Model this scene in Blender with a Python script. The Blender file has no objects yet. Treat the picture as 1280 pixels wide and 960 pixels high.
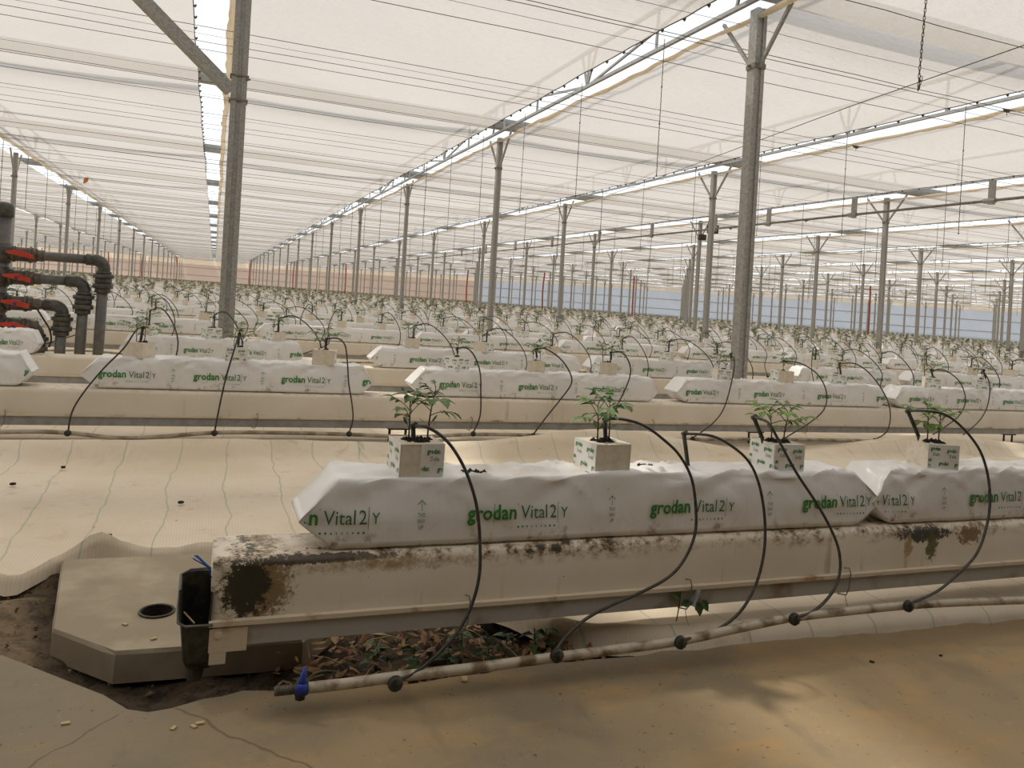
import bpy, math, random
from mathutils import Vector, Matrix, noise

# ------------------------------------------------------------------ camera, sky, sun, exposure
SC = bpy.context.scene
COL = SC.collection
HC = 0.775                                   # camera height
FPX, YAW, ROLL, PX, PY = 965.0, math.radians(21.13), math.radians(4.2), 640.0, 377.3
cam = bpy.data.cameras.new('camera')
cam.sensor_fit = 'HORIZONTAL'; cam.sensor_width = 36.0
cam.lens = FPX / 1280 * 36; cam.shift_y = -(480 - PY) / 1280
cam.clip_start = 0.02; cam.clip_end = 1000
co = bpy.data.objects.new('camera', cam); COL.objects.link(co)
fw = Vector((math.sin(YAW), math.cos(YAW), 0)); rt = Vector((math.cos(YAW), -math.sin(YAW), 0)); up = Vector((0, 0, 1))
rr = rt * math.cos(ROLL) + up * math.sin(ROLL); uu = -rt * math.sin(ROLL) + up * math.cos(ROLL)
M = Matrix((rr, uu, -fw)).transposed().to_4x4(); M.translation = (0, 0, HC)
co.matrix_world = M
SC.camera = co

w = bpy.data.worlds.new('hazy_sky'); SC.world = w; w.use_nodes = True
bg = w.node_tree.nodes['Background']; bg.inputs[0].default_value = (0.93, 0.965, 1.0, 1); bg.inputs[1].default_value = 1.02
sl = bpy.data.lights.new('sun', 'SUN'); sl.energy = 2.2; sl.angle = math.radians(3); sl.color = (1.0, 0.93, 0.82)
so = bpy.data.objects.new('sun', sl); COL.objects.link(so)
so.rotation_euler = Vector((0.33, -0.52, -0.80)).to_track_quat('-Z', 'Y').to_euler()
SC.view_settings.view_transform = 'Standard'; SC.view_settings.look = 'None'
SC.view_settings.gamma = 1; SC.view_settings.use_curve_mapping = False
SC.view_settings.exposure = 0.27
SC.cycles.max_bounces = 8; SC.cycles.diffuse_bounces = 4; SC.cycles.transparent_max_bounces = 16; SC.cycles.transmission_bounces = 6

def proj(x, y, z):
    u = x * math.cos(YAW) - y * math.sin(YAW); d = x * math.sin(YAW) + y * math.cos(YAW); v = z - HC
    if d < 0.05: return (-9999, -9999, d)
    c, s = math.cos(ROLL), math.sin(ROLL)
    return (PX + FPX * (u * c + v * s) / d, PY + FPX * (u * s - v * c) / d, d)
def ray(px, py):
    a = (px - PX) / FPX; b = (py - PY) / FPX; c, s = math.cos(ROLL), math.sin(ROLL)
    u = a * c + b * s; v = a * s - b * c
    return (u * math.cos(YAW) + math.sin(YAW), -u * math.sin(YAW) + math.cos(YAW), v)
def on_y(px, py, y):
    r = ray(px, py); t = y / r[1]; return Vector((r[0] * t, y, HC + r[2] * t))
def on_z(px, py, z):
    r = ray(px, py); t = (z - HC) / r[2]; return Vector((r[0] * t, r[1] * t, z))
def inview(x, y, z, m=70):
    p = proj(x, y, z); return p[2] > 0.2 and -m < p[0] < 1280 + m and -m < p[1] < 960 + m
R = random.Random(7)
def rnd(a, b): return R.uniform(a, b)
def nz(x, y=0.0, z=0.0): return noise.noise(Vector((x, y, z)))

# ------------------------------------------------------------------ materials
def newmat(name):
    m = bpy.data.materials.new(name); m.use_nodes = True
    return m, m.node_tree.nodes, m.node_tree.links, m.node_tree.nodes['Principled BSDF']
def N(ns, t, **k):
    n = ns.new(t)
    for a, v in k.items(): setattr(n, a, v)
    return n
def rgb(c): return (c[0], c[1], c[2], 1)
def mth(ns, L, op, a, b=None, clamp=False):
    n = N(ns, 'ShaderNodeMath', operation=op, use_clamp=clamp)
    for i, v in enumerate((a, b)):
        if v is None: continue
        if isinstance(v, (int, float)): n.inputs[i].default_value = v
        else: L.new(v, n.inputs[i])
    return n.outputs[0]
def mix(ns, L, f, a, b):
    n = N(ns, 'ShaderNodeMix', data_type='RGBA')
    if isinstance(f, (int, float)): n.inputs[0].default_value = f
    else: L.new(f, n.inputs[0])
    for i, v in ((6, a), (7, b)):
        if isinstance(v, tuple): n.inputs[i].default_value = rgb(v)
        else: L.new(v, n.inputs[i])
    return n.outputs[2]
def noi(ns, L, vec, scale, detail=4, rough=0.55):
    n = N(ns, 'ShaderNodeTexNoise'); n.inputs['Scale'].default_value = scale; n.inputs['Detail'].default_value = detail
    n.inputs['Roughness'].default_value = rough; L.new(vec, n.inputs['Vector']); return n.outputs['Fac']
def ramp(ns, L, v, lo, hi):
    n = N(ns, 'ShaderNodeMapRange', interpolation_type='SMOOTHSTEP')
    n.inputs['From Min'].default_value = lo; n.inputs['From Max'].default_value = hi; L.new(v, n.inputs['Value']); return n.outputs['Result']
def mapping(ns, L, vec, scale):
    n = N(ns, 'ShaderNodeMapping'); n.inputs['Scale'].default_value = scale; L.new(vec, n.inputs['Vector']); return n.outputs[0]
def bump(ns, L, p, h, strength, dist):
    n = N(ns, 'ShaderNodeBump'); n.inputs['Strength'].default_value = strength; n.inputs['Distance'].default_value = dist
    L.new(h, n.inputs['Height']); L.new(n.outputs[0], p.inputs['Normal'])
def simple(name, c, rough=0.6, metal=0.0, c2=None, scale=30.0, bmp=0.0, bd=0.002, lo=0.4, hi=0.65):
    m, ns, L, p = newmat(name)
    tc = N(ns, 'ShaderNodeTexCoord').outputs['Object']
    f = noi(ns, L, tc, scale)
    L.new(mix(ns, L, ramp(ns, L, f, lo, hi), c, c2 or tuple(v * 0.8 for v in c)), p.inputs['Base Color'])
    p.inputs['Roughness'].default_value = rough; p.inputs['Metallic'].default_value = metal
    if bmp: bump(ns, L, p, f, bmp, bd)
    return m

M_STEEL = simple('galvanised_steel', (0.36, 0.355, 0.33), 0.5, 0.2, (0.27, 0.262, 0.24), 60)
M_STEELD = simple('weathered_steel', (0.22, 0.21, 0.18), 0.6, 0.2, (0.15, 0.14, 0.11), 30)
M_ALU = simple('gutter_metal', (0.42, 0.44, 0.44), 0.45, 0.3, (0.34, 0.36, 0.36), 12)
M_RAIL = simple('grey_rail', (0.36, 0.355, 0.34), 0.5, 0.1, (0.30, 0.29, 0.27), 20)
M_WIRE = simple('wire', (0.10, 0.09, 0.075), 0.6)
M_TUBE = simple('black_tube', (0.028, 0.026, 0.022), 0.38, 0, (0.06, 0.05, 0.04), 90)
M_BLACK = simple('black_plastic', (0.018, 0.019, 0.014), 0.5, 0, (0.05, 0.045, 0.02), 60)
M_PVC = simple('grey_pvc', (0.105, 0.105, 0.10), 0.42, 0, (0.15, 0.14, 0.115), 25)
M_PVCD = simple('dark_pvc_fitting', (0.045, 0.045, 0.043), 0.45, 0, (0.10, 0.085, 0.06), 30)
M_BRN = simple('dusty_fitting', (0.13, 0.105, 0.075), 0.6, 0, (0.07, 0.06, 0.05), 40)
M_RED = simple('red_handle', (0.55, 0.055, 0.03), 0.45)
M_REDT = simple('red_hose', (0.36, 0.07, 0.04), 0.5)
M_BLUE = simple('blue_plastic', (0.02, 0.05, 0.33), 0.4)
M_TWINE = simple('blue_twine', (0.01, 0.13, 0.42), 0.6)
M_HOSE = simple('dirty_white_hose', (0.50, 0.44, 0.34), 0.45, 0, (0.15, 0.10, 0.055), 22, lo=0.44, hi=0.66)
M_HOSE2 = simple('beige_hose', (0.42, 0.37, 0.28), 0.5, 0, (0.22, 0.17, 0.11), 20)
M_SOILB = simple('black_potting_soil', (0.012, 0.008, 0.006), 0.95, 0, (0.035, 0.022, 0.015), 200, 0.8, 0.004)
M_STEM = simple('seedling_stem', (0.075, 0.05, 0.035), 0.6, 0, (0.08, 0.12, 0.035), 80)
M_LEAF = simple('tomato_leaf', (0.10, 0.19, 0.04), 0.5, 0, (0.05, 0.10, 0.02), 120)
M_LEAFL = simple('young_tomato_leaf', (0.16, 0.27, 0.035), 0.5, 0, (0.10, 0.19, 0.025), 120)
M_LEAFD = simple('dull_distant_leaf', (0.10, 0.15, 0.055), 0.6, 0, (0.06, 0.10, 0.035), 50)
M_WEED = simple('weed_leaf', (0.05, 0.11, 0.02), 0.6)
M_DRY = simple('dry_leaf', (0.34, 0.22, 0.10), 0.8, 0, (0.16, 0.06, 0.03), 22)
M_STRAW = simple('straw', (0.50, 0.38, 0.20), 0.8)
M_STONE = simple('stone', (0.20, 0.15, 0.10), 0.9, 0, (0.12, 0.09, 0.06), 30, 0.5, 0.004)
M_WRAP = simple('white_block_sleeve', (0.82, 0.81, 0.79), 0.4, 0, (0.76, 0.73, 0.68), 20)
M_WOOL = simple('beige_mineral_wool', (0.72, 0.65, 0.54), 0.8, 0, (0.64, 0.57, 0.45), 60, 0.3, 0.002)
M_INK = simple('green_print', (0.03, 0.20, 0.025), 0.5, 0, (0.04, 0.24, 0.03), 50)
M_INKD = simple('dark_green_print', (0.045, 0.16, 0.045), 0.5)

def film():
    m, ns, L, p = newmat('white_slab_film')
    tc = N(ns, 'ShaderNodeTexCoord').outputs['Object']
    sx = N(ns, 'ShaderNodeSeparateXYZ'); L.new(tc, sx.inputs[0])
    base = mix(ns, L, ramp(ns, L, noi(ns, L, tc, 5), 0.35, 0.7), (0.81, 0.805, 0.795), (0.76, 0.745, 0.715))
    n1 = noi(ns, L, tc, 26, 6, 0.7)
    low = ramp(ns, L, sx.outputs[2], 0.055, 0.0)
    d = mth(ns, L, 'MULTIPLY', low, ramp(ns, L, n1, 0.52, 0.70))
    base = mix(ns, L, mth(ns, L, 'MULTIPLY', d, 0.85), base, (0.24, 0.13, 0.05))
    top = ramp(ns, L, sx.outputs[2], 0.105, 0.125)
    d2 = mth(ns, L, 'MULTIPLY', top, ramp(ns, L, noi(ns, L, tc, 9, 5, 0.6), 0.50, 0.70))
    base = mix(ns, L, mth(ns, L, 'MULTIPLY', d2, 0.35), base, (0.48, 0.34, 0.18))
    sp = ramp(ns, L, noi(ns, L, tc, 120, 2, 0.5), 0.76, 0.80)
    base = mix(ns, L, mth(ns, L, 'MULTIPLY', sp, 0.6), base, (0.15, 0.09, 0.05))
    L.new(base, p.inputs['Base Color']); p.inputs['Roughness'].default_value = 0.29
    bump(ns, L, p, noi(ns, L, mapping(ns, L, tc, (1, 1, 0.6)), 14, 3, 0.5), 0.35, 0.012)
    return m
M_FILM = film()

def trough_mat(name, heavy):
    m, ns, L, p = newmat(name)
    tc = N(ns, 'ShaderNodeTexCoord').outputs['Object']
    sx = N(ns, 'ShaderNodeSeparateXYZ'); L.new(tc, sx.inputs[0]); X, Z = sx.outputs[0], sx.outputs[2]
    base = mix(ns, L, ramp(ns, L, noi(ns, L, tc, 4), 0.3, 0.7), (0.78, 0.71, 0.60), (0.70, 0.62, 0.49))
    # rust coloured streaks that ran down the face
    dr = noi(ns, L, mapping(ns, L, tc, (1, 0.2, 0.09)), 34, 3, 0.5)
    dm = mth(ns, L, 'MULTIPLY', ramp(ns, L, dr, 0.60, 0.72), ramp(ns, L, noi(ns, L, tc, 2.2, 2), 0.42, 0.62))
    base = mix(ns, L, mth(ns, L, 'MULTIPLY', dm, 0.55 if heavy else 0.4), base, (0.36, 0.22, 0.09))
    # grime along the shoulder of the trough
    n1 = noi(ns, L, mapping(ns, L, tc, (1, 1, 1.2)), 34, 8, 0.75)
    band = mth(ns, L, 'MULTIPLY', ramp(ns, L, Z, 0.268, 0.306), ramp(ns, L, Z, 0.322, 0.309)) if heavy else ramp(ns, L, Z, 0.295, 0.318)
    big = noi(ns, L, mapping(ns, L, tc, (1, 0, 0)), 2.3, 2)
    thr = mth(ns, L, 'ADD', n1, mth(ns, L, 'MULTIPLY', mth(ns, L, 'SUBTRACT', big, 0.5), 0.55))
    g = mth(ns, L, 'MULTIPLY', band, ramp(ns, L, thr, 0.44, 0.62))
    base = mix(ns, L, mth(ns, L, 'MULTIPLY', g, 0.9 if heavy else 0.35), base, (0.22, 0.13, 0.045))
    g2 = mth(ns, L, 'MULTIPLY', band, ramp(ns, L, thr, 0.585, 0.64))
    base = mix(ns, L, mth(ns, L, 'MULTIPLY', g2, 0.95 if heavy else 0.3), base, (0.022, 0.020, 0.010))
    if heavy:
        # black mould patch near the open left end, green one below the second slab, tan rust on the top face
        def patch(cx, cz, rx, rz, lo, hi, col, base, sc=70):
            dx = mth(ns, L, 'DIVIDE', mth(ns, L, 'SUBTRACT', X, cx), rx); dz = mth(ns, L, 'DIVIDE', mth(ns, L, 'SUBTRACT', Z, cz), rz)
            d = mth(ns, L, 'ADD', mth(ns, L, 'MULTIPLY', dx, dx), mth(ns, L, 'MULTIPLY', dz, dz))
            q = mth(ns, L, 'SUBTRACT', mth(ns, L, 'ADD', 1.0, mth(ns, L, 'MULTIPLY', mth(ns, L, 'SUBTRACT', noi(ns, L, tc, sc, 8, 0.8), 0.5), 4.6)), d)
            return mix(ns, L, mth(ns, L, 'MULTIPLY', ramp(ns, L, q, lo, hi), 0.95), base, col)
        base = patch(0.10, 0.262, 0.062, 0.062, -0.2, 0.5, (0.20, 0.13, 0.05), base)
        base = patch(0.086, 0.263, 0.040, 0.052, 0.0, 0.25, (0.020, 0.020, 0.010), base)
        base = patch(0.20, 0.304, 0.16, 0.008, 0.05, 0.4, (0.05, 0.035, 0.018), base)
        base = patch(0.33, 0.29, 0.17, 0.018, 0.1, 1.4, (0.34, 0.23, 0.11), base, 30)
        base = patch(1.63, 0.29, 0.10, 0.022, 0.2, 0.5, (0.025, 0.025, 0.015), base)
        base = patch(1.655, 0.262, 0.022, 0.045, 0.2, 0.6, (0.09, 0.085, 0.025), base)
        base = patch(1.58, 0.262, 0.018, 0.04, 0.2, 0.9, (0.36, 0.24, 0.10), base)
        base = patch(1.78, 0.285, 0.05, 0.03, 0.2, 0.6, (0.20, 0.12, 0.05), base)
        sp = ramp(ns, L, noi(ns, L, tc, 140, 2), 0.75, 0.78)
        base = mix(ns, L, sp, base, (0.10, 0.06, 0.03))
    L.new(base, p.inputs['Base Color']); p.inputs['Roughness'].default_value = 0.45
    return m
M_TROUGH1 = trough_mat('stained_trough', True)
M_TROUGH = trough_mat('cream_trough', False)
M_LIP = simple('cream_lip', (0.66, 0.56, 0.42), 0.45, 0, (0.34, 0.20, 0.09), 11, lo=0.56, hi=0.7)
M_RAIL1 = simple('grey_rail_rusted', (0.46, 0.44, 0.40), 0.5, 0.1, (0.24, 0.18, 0.10), 7, lo=0.52, hi=0.70)

def concrete():
    m, ns, L, p = newmat('concrete_path')
    tc = N(ns, 'ShaderNodeTexCoord').outputs['Object']
    sx = N(ns, 'ShaderNodeSeparateXYZ'); L.new(tc, sx.inputs[0]); X, Y = sx.outputs[0], sx.outputs[1]
    a = mix(ns, L, ramp(ns, L, noi(ns, L, tc, 2.2, 5), 0.40, 0.62), (0.31, 0.225, 0.12), (0.215, 0.17, 0.105))
    # reddish dust near the kerb, greyer bare concrete on the left
    a = mix(ns, L, mth(ns, L, 'MULTIPLY', ramp(ns, L, X, 0.15, -0.15), 0.6), a, (0.20, 0.175, 0.125))
    a = mix(ns, L, mth(ns, L, 'MULTIPLY', ramp(ns, L, noi(ns, L, mapping(ns, L, tc, (1, 2.2, 1)), 5, 6, 0.65), 0.5, 0.72), 0.55), a, (0.42, 0.25, 0.09))
    a = mix(ns, L, mth(ns, L, 'MULTIPLY', ramp(ns, L, noi(ns, L, mapping(ns, L, tc, (2.5, 1, 1)), 6, 3), 0.60, 0.75), 0.45), a, (0.16, 0.13, 0.09))
    sp = ramp(ns, L, noi(ns, L, tc, 75, 3, 0.6), 0.665, 0.72)
    a = mix(ns, L, mth(ns, L, 'MULTIPLY', sp, 0.75), a, (0.10, 0.06, 0.03))
    a = mix(ns, L, mth(ns, L, 'MULTIPLY', ramp(ns, L, noi(ns, L, tc, 38, 5, 0.7), 0.62, 0.72), 0.25), a, (0.45, 0.38, 0.27))
    wob = mth(ns, L, 'MULTIPLY', mth(ns, L, 'SUBTRACT', noi(ns, L, tc, 7, 3), 0.5), 0.07)
    def crack(p0, p1, wd, a):
        dx, dy = p1[0] - p0[0], p1[1] - p0[1]; l = math.hypot(dx, dy); nx_, ny_ = -dy / l, dx / l
        d = mth(ns, L, 'ADD', mth(ns, L, 'ADD', mth(ns, L, 'MULTIPLY', mth(ns, L, 'SUBTRACT', X, p0[0]), nx_), mth(ns, L, 'MULTIPLY', mth(ns, L, 'SUBTRACT', Y, p0[1]), ny_)), wob)
        t = mth(ns, L, 'ADD', mth(ns, L, 'MULTIPLY', mth(ns, L, 'SUBTRACT', X, p0[0]), dx / l), mth(ns, L, 'MULTIPLY', mth(ns, L, 'SUBTRACT', Y, p0[1]), dy / l))
        mk = mth(ns, L, 'MULTIPLY', ramp(ns, L, mth(ns, L, 'ABSOLUTE', d), wd, wd * 0.35), mth(ns, L, 'GREATER_THAN', t, 0.0))
        return mix(ns, L, mth(ns, L, 'MULTIPLY', mk, 0.75), a, (0.13, 0.08, 0.045))
    a = crack((-0.016, 1.30), (0.20, 1.07), 0.0035, a)
    a = crack((-0.10, 1.31), (-0.20, 1.17), 0.0025, a)
    L.new(a, p.inputs['Base Color']); p.inputs['Roughness'].default_value = 0.75
    bump(ns, L, p, noi(ns, L, tc, 22, 8, 0.65), 0.35, 0.008)
    return m
M_CONC = concrete()
M_CONCS = simple('cast_concrete', (0.40, 0.335, 0.24), 0.85, 0, (0.29, 0.235, 0.16), 6, 0.3, 0.006, 0.38, 0.62)
M_SOIL = simple('brown_soil', (0.125, 0.085, 0.045), 0.95, 0, (0.07, 0.045, 0.022), 28, 0.9, 0.02)
M_SAND = simple('sandy_soil', (0.24, 0.17, 0.095), 0.95, 0, (0.14, 0.10, 0.055), 30, 0.8, 0.015)

def pit():
    m, ns, L, p = newmat('pit_soil')
    tc = N(ns, 'ShaderNodeTexCoord').outputs['Object']
    sx = N(ns, 'ShaderNodeSeparateXYZ'); L.new(tc, sx.inputs[0])
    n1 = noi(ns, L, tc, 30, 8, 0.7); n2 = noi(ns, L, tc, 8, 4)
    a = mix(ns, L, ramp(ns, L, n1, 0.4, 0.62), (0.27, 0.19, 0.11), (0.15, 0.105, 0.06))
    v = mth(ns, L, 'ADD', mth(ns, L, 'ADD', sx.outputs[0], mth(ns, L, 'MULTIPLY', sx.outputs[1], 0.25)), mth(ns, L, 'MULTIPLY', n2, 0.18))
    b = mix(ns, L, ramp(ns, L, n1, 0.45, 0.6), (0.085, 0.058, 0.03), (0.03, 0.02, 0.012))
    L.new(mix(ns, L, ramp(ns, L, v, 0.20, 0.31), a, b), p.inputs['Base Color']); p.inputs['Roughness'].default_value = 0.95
    bump(ns, L, p, n1, 0.9, 0.02); return m
M_PIT = pit()
def woven():
    m, ns, L, p = newmat('woven_ground_mat')
    tc = N(ns, 'ShaderNodeTexCoord').outputs['Object']
    sx = N(ns, 'ShaderNodeSeparateXYZ'); L.new(tc, sx.inputs[0])
    w1 = mth(ns, L, 'MULTIPLY', mth(ns, L, 'SUBTRACT', noi(ns, L, tc, 2.3, 3), 0.5), 0.10)
    X = mth(ns, L, 'ADD', sx.outputs[0], w1); Y = mth(ns, L, 'ADD', sx.outputs[1], w1)
    a = mix(ns, L, ramp(ns, L, noi(ns, L, tc, 1.6, 6, 0.6), 0.36, 0.66), (0.72, 0.63, 0.50), (0.63, 0.53, 0.39))
    a = mix(ns, L, mth(ns, L, 'MULTIPLY', ramp(ns, L, noi(ns, L, tc, 14, 5, 0.65), 0.55, 0.75), 0.35), a, (0.40, 0.25, 0.12))
    def lines(v, per, wd):
        f = mth(ns, L, 'ABSOLUTE', mth(ns, L, 'SUBTRACT', mth(ns, L, 'FRACT', mth(ns, L, 'DIVIDE', v, per)), 0.5))
        return ramp(ns, L, f, wd, wd * 0.3)
    a = mix(ns, L, mth(ns, L, 'MULTIPLY', lines(X, 0.17, 0.022), 0.5), a, (0.22, 0.33, 0.26))
    a = mix(ns, L, mth(ns, L, 'MULTIPLY', lines(Y, 0.34, 0.007), 0.22), a, (0.30, 0.33, 0.26))
    weave = mth(ns, L, 'ABSOLUTE', mth(ns, L, 'SUBTRACT', mth(ns, L, 'FRACT', mth(ns, L, 'MULTIPLY', sx.outputs[0], 130.0)), 0.5))
    a = mix(ns, L, mth(ns, L, 'MULTIPLY', weave, 0.30), a, (0.36, 0.26, 0.15))
    sp = ramp(ns, L, noi(ns, L, tc, 45, 2), 0.74, 0.78)
    a = mix(ns, L, mth(ns, L, 'MULTIPLY', sp, 0.7), a, (0.16, 0.09, 0.04))
    L.new(a, p.inputs['Base Color']); p.inputs['Roughness'].default_value = 0.8
    return m
M_MAT = woven()

def cloth(name, tr, di, transp, wrinkle=True, fac=0.3, tmix=0.3):
    m = bpy.data.materials.new(name); m.use_nodes = True; ns, L = m.node_tree.nodes, m.node_tree.links
    ns.remove(ns['Principled BSDF']); out = ns['Material Output']
    tc = N(ns, 'ShaderNodeTexCoord').outputs['Object']
    n = noi(ns, L, tc, 0.7, 5)
    c = mix(ns, L, ramp(ns, L, n, 0.35, 0.65), tr, tuple(v * 0.95 for v in tr))
    t = N(ns, 'ShaderNodeBsdfTranslucent'); d = N(ns, 'ShaderNodeBsdfDiffuse'); L.new(c, t.inputs[0]); d.inputs[0].default_value = rgb(di)
    if wrinkle:
        b = N(ns, 'ShaderNodeBump'); b.inputs['Strength'].default_value = 0.9; b.inputs['Distance'].default_value = 0.05
        wv = noi(ns, L, mapping(ns, L, tc, (1.5, 3.0, 1)), 4.5, 5, 0.62); L.new(wv, b.inputs['Height'])
        L.new(b.outputs[0], t.inputs['Normal']); L.new(b.outputs[0], d.inputs['Normal'])
    m1 = N(ns, 'ShaderNodeMixShader'); m1.inputs[0].default_value = tmix; L.new(t.outputs[0], m1.inputs[1]); L.new(d.outputs[0], m1.inputs[2])
    tp = N(ns, 'ShaderNodeBsdfTransparent'); tp.inputs[0].default_value = rgb(transp)
    m2 = N(ns, 'ShaderNodeMixShader'); m2.inputs[0].default_value = fac; L.new(m1.outputs[0], m2.inputs[1]); L.new(tp.outputs[0], m2.inputs[2])
    L.new(m2.outputs[0], out.inputs['Surface'])
    return m
M_SCREEN = cloth('white_shade_cloth', (0.535, 0.492, 0.445), (0.54, 0.49, 0.44), (1.0, 0.96, 0.91), True, 0.15)
M_FLAP = cloth('rolled_cloth_edge', (0.86, 0.76, 0.60), (0.78, 0.68, 0.52), (1, 1, 1), True, 0.10, 0.4)
M_WALLB = cloth('blue_grey_side_net', (0.46, 0.50, 0.56), (0.40, 0.44, 0.49), (0.6, 0.67, 0.78), False, 0.2, 0.45)
M_WALLT = cloth('tan_side_net', (0.46, 0.36, 0.30), (0.40, 0.31, 0.25), (0.8, 0.62, 0.5), False, 0.18, 0.45)
M_WALLC = cloth('cream_side_net', (0.72, 0.62, 0.48), (0.60, 0.50, 0.38), (0.9, 0.8, 0.7), False, 0.15, 0.45)

# ------------------------------------------------------------------ mesh building
class MB:
    def __init__(s): s.v, s.f, s.m, s.sm = [], [], [], False
    def add(s, vs, fs, mi=0):
        o = len(s.v); s.v.extend([tuple(p) for p in vs]); s.f.extend([tuple(i + o for i in q) for q in fs]); s.m.extend([mi] * len(fs)); return s
    def box(s, a, b, mi=0):
        x0, y0, z0 = a; x1, y1, z1 = b
        return s.add([(x0, y0, z0), (x1, y0, z0), (x1, y1, z0), (x0, y1, z0), (x0, y0, z1), (x1, y0, z1), (x1, y1, z1), (x0, y1, z1)],
                     [(0, 3, 2, 1), (4, 5, 6, 7), (0, 1, 5, 4), (1, 2, 6, 5), (2, 3, 7, 6), (3, 0, 4, 7)], mi)
    def tube(s, pts, r, n=8, mi=0, cap=True):
        pts = [Vector(p) for p in pts]; rs = r if isinstance(r, (list, tuple)) else [r] * len(pts)
        o = len(s.v); prev = None
        for i, p in enumerate(pts):
            t = (pts[min(i + 1, len(pts) - 1)] - pts[max(i - 1, 0)])
            if t.length < 1e-9: t = Vector((0, 0, 1))
            t.normalize()
            if prev is None: a = t.orthogonal().normalized()
            else:
                a = prev - t * prev.dot(t)
                a = a.normalized() if a.length > 1e-6 else t.orthogonal().normalized()
            b = t.cross(a); prev = a
            for k in range(n):
                q = 2 * math.pi * k / n; s.v.append(tuple(p + (a * math.cos(q) + b * math.sin(q)) * rs[i]))
        for i in range(len(pts) - 1):
            for k in range(n):
                s.f.append((o + i * n + k, o + i * n + (k + 1) % n, o + (i + 1) * n + (k + 1) % n, o + (i + 1) * n + k)); s.m.append(mi)
        if cap:
            s.f.append(tuple(o + k for k in reversed(range(n)))); s.m.append(mi)
            e = o + (len(pts) - 1) * n; s.f.append(tuple(e + k for k in range(n))); s.m.append(mi)
        return s
    def bar(s, p, q, wd, ht, mi=0):
        p, q = Vector(p), Vector(q); t = (q - p).normalized()
        a = t.cross(Vector((0, 0, 1)));  a = a.normalized() if a.length > 1e-4 else Vector((1, 0, 0)); b = a.cross(t)
        vs = []
        for e in (p, q):
            for i, j in ((-1, -1), (1, -1), (1, 1), (-1, 1)): vs.append(e + a * i * wd / 2 + b * j * ht / 2)
        return s.add(vs, [(0, 1, 2, 3), (7, 6, 5, 4), (0, 4, 5, 1), (1, 5, 6, 2), (2, 6, 7, 3), (3, 7, 4, 0)], mi)
    def grid(s, nx, ny, fn, mi=0):
        o = len(s.v)
        for j in range(ny + 1):
            for i in range(nx + 1): s.v.append(tuple(fn(i / nx, j / ny)))
        for j in range(ny):
            for i in range(nx):
                a = o + j * (nx + 1) + i; s.f.append((a, a + 1, a + nx + 2, a + nx + 1)); s.m.append(mi)
        return s
    def mesh(s, name, mats, smooth=False):
        me = bpy.data.meshes.new(name); me.from_pydata(s.v, [], s.f)
        for m in (mats if isinstance(mats, (list, tuple)) else [mats]): me.materials.append(m)
        if any(s.m): me.polygons.foreach_set('material_index', s.m)
        if smooth: me.polygons.foreach_set('use_smooth', [True] * len(s.f))
        me.update(); return me
def link(name, me, parent=None, loc=(0, 0, 0), rz=0.0):
    o = bpy.data.objects.new(name, me); COL.objects.link(o); o.location = loc; o.rotation_euler = (0, 0, rz)
    if parent: o.parent = parent
    return o
def tag(o, label=None, cat=None, group=None, kind=None):
    if label: o['label'] = label
    if cat: o['category'] = cat
    if group: o['group'] = group
    if kind: o['kind'] = kind
    return o
def empty(name, loc=(0, 0, 0), rz=0.0): return link(name, None, None, loc, rz)
ORD = ['zeroth', 'first', 'second', 'third', 'fourth', 'fifth', 'sixth', 'seventh', 'eighth', 'ninth', 'tenth', 'eleventh', 'twelfth', 'thirteenth',
       'fourteenth', 'fifteenth', 'sixteenth', 'seventeenth', 'eighteenth', 'nineteenth', 'twentieth']
TENS = {2: 'twenty', 3: 'thirty', 4: 'forty', 5: 'fifty', 6: 'sixty', 7: 'seventy', 8: 'eighty', 9: 'ninety'}
def ordn(n):
    if n == 100: return 'hundredth'
    if n > 100: return 'hundred and ' + ordn(n - 100)
    if n <= 20: return ORD[n]
    if n % 10 == 0: return {30: 'thirtieth', 40: 'fortieth', 50: 'fiftieth', 60: 'sixtieth', 70: 'seventieth', 80: 'eightieth', 90: 'ninetieth'}.get(n, str(n) + 'th')
    return (TENS[n // 10] + '-' + ORD[n % 10]) if n < 100 else 'far'
def smooth_path(pts, k=4):
    pts = [Vector(p) for p in pts]; out = []
    for i in range(len(pts) - 1):
        p0, p1, p2, p3 = pts[max(i - 1, 0)], pts[i], pts[i + 1], pts[min(i + 2, len(pts) - 1)]
        for j in range(k):
            t = j / k
            out.append(0.5 * ((2 * p1) + (p2 - p0) * t + (2 * p0 - 5 * p1 + 4 * p2 - p3) * t * t + (3 * p1 - p0 - 3 * p2 + p3) * t ** 3))
    out.append(pts[-1]); return out

# ------------------------------------------------------------------ ground
GZ = 0.10
soil = MB()
def soil_h(u, v):
    x, y = -3 + 8 * u, 0.9 + 1.9 * v
    return (x, y, 0.035 + 0.02 * nz(x * 9, y * 9) + 0.01 * nz(x * 31, y * 31, 3) + (0.035 if x < -0.33 else 0.035 * max(0, min(1, (-0.16 - x) / 0.17))))
soil.grid(260, 60, soil_h)
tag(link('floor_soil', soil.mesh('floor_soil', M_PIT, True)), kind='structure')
far = MB(); far.add([(-400, -400, 0), (400, -400, 0), (400, 400, 0), (-400, 400, 0)], [(0, 1, 2, 3)])
tag(link('floor_ground', far.mesh('floor_ground', M_SAND)), kind='structure')

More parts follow.
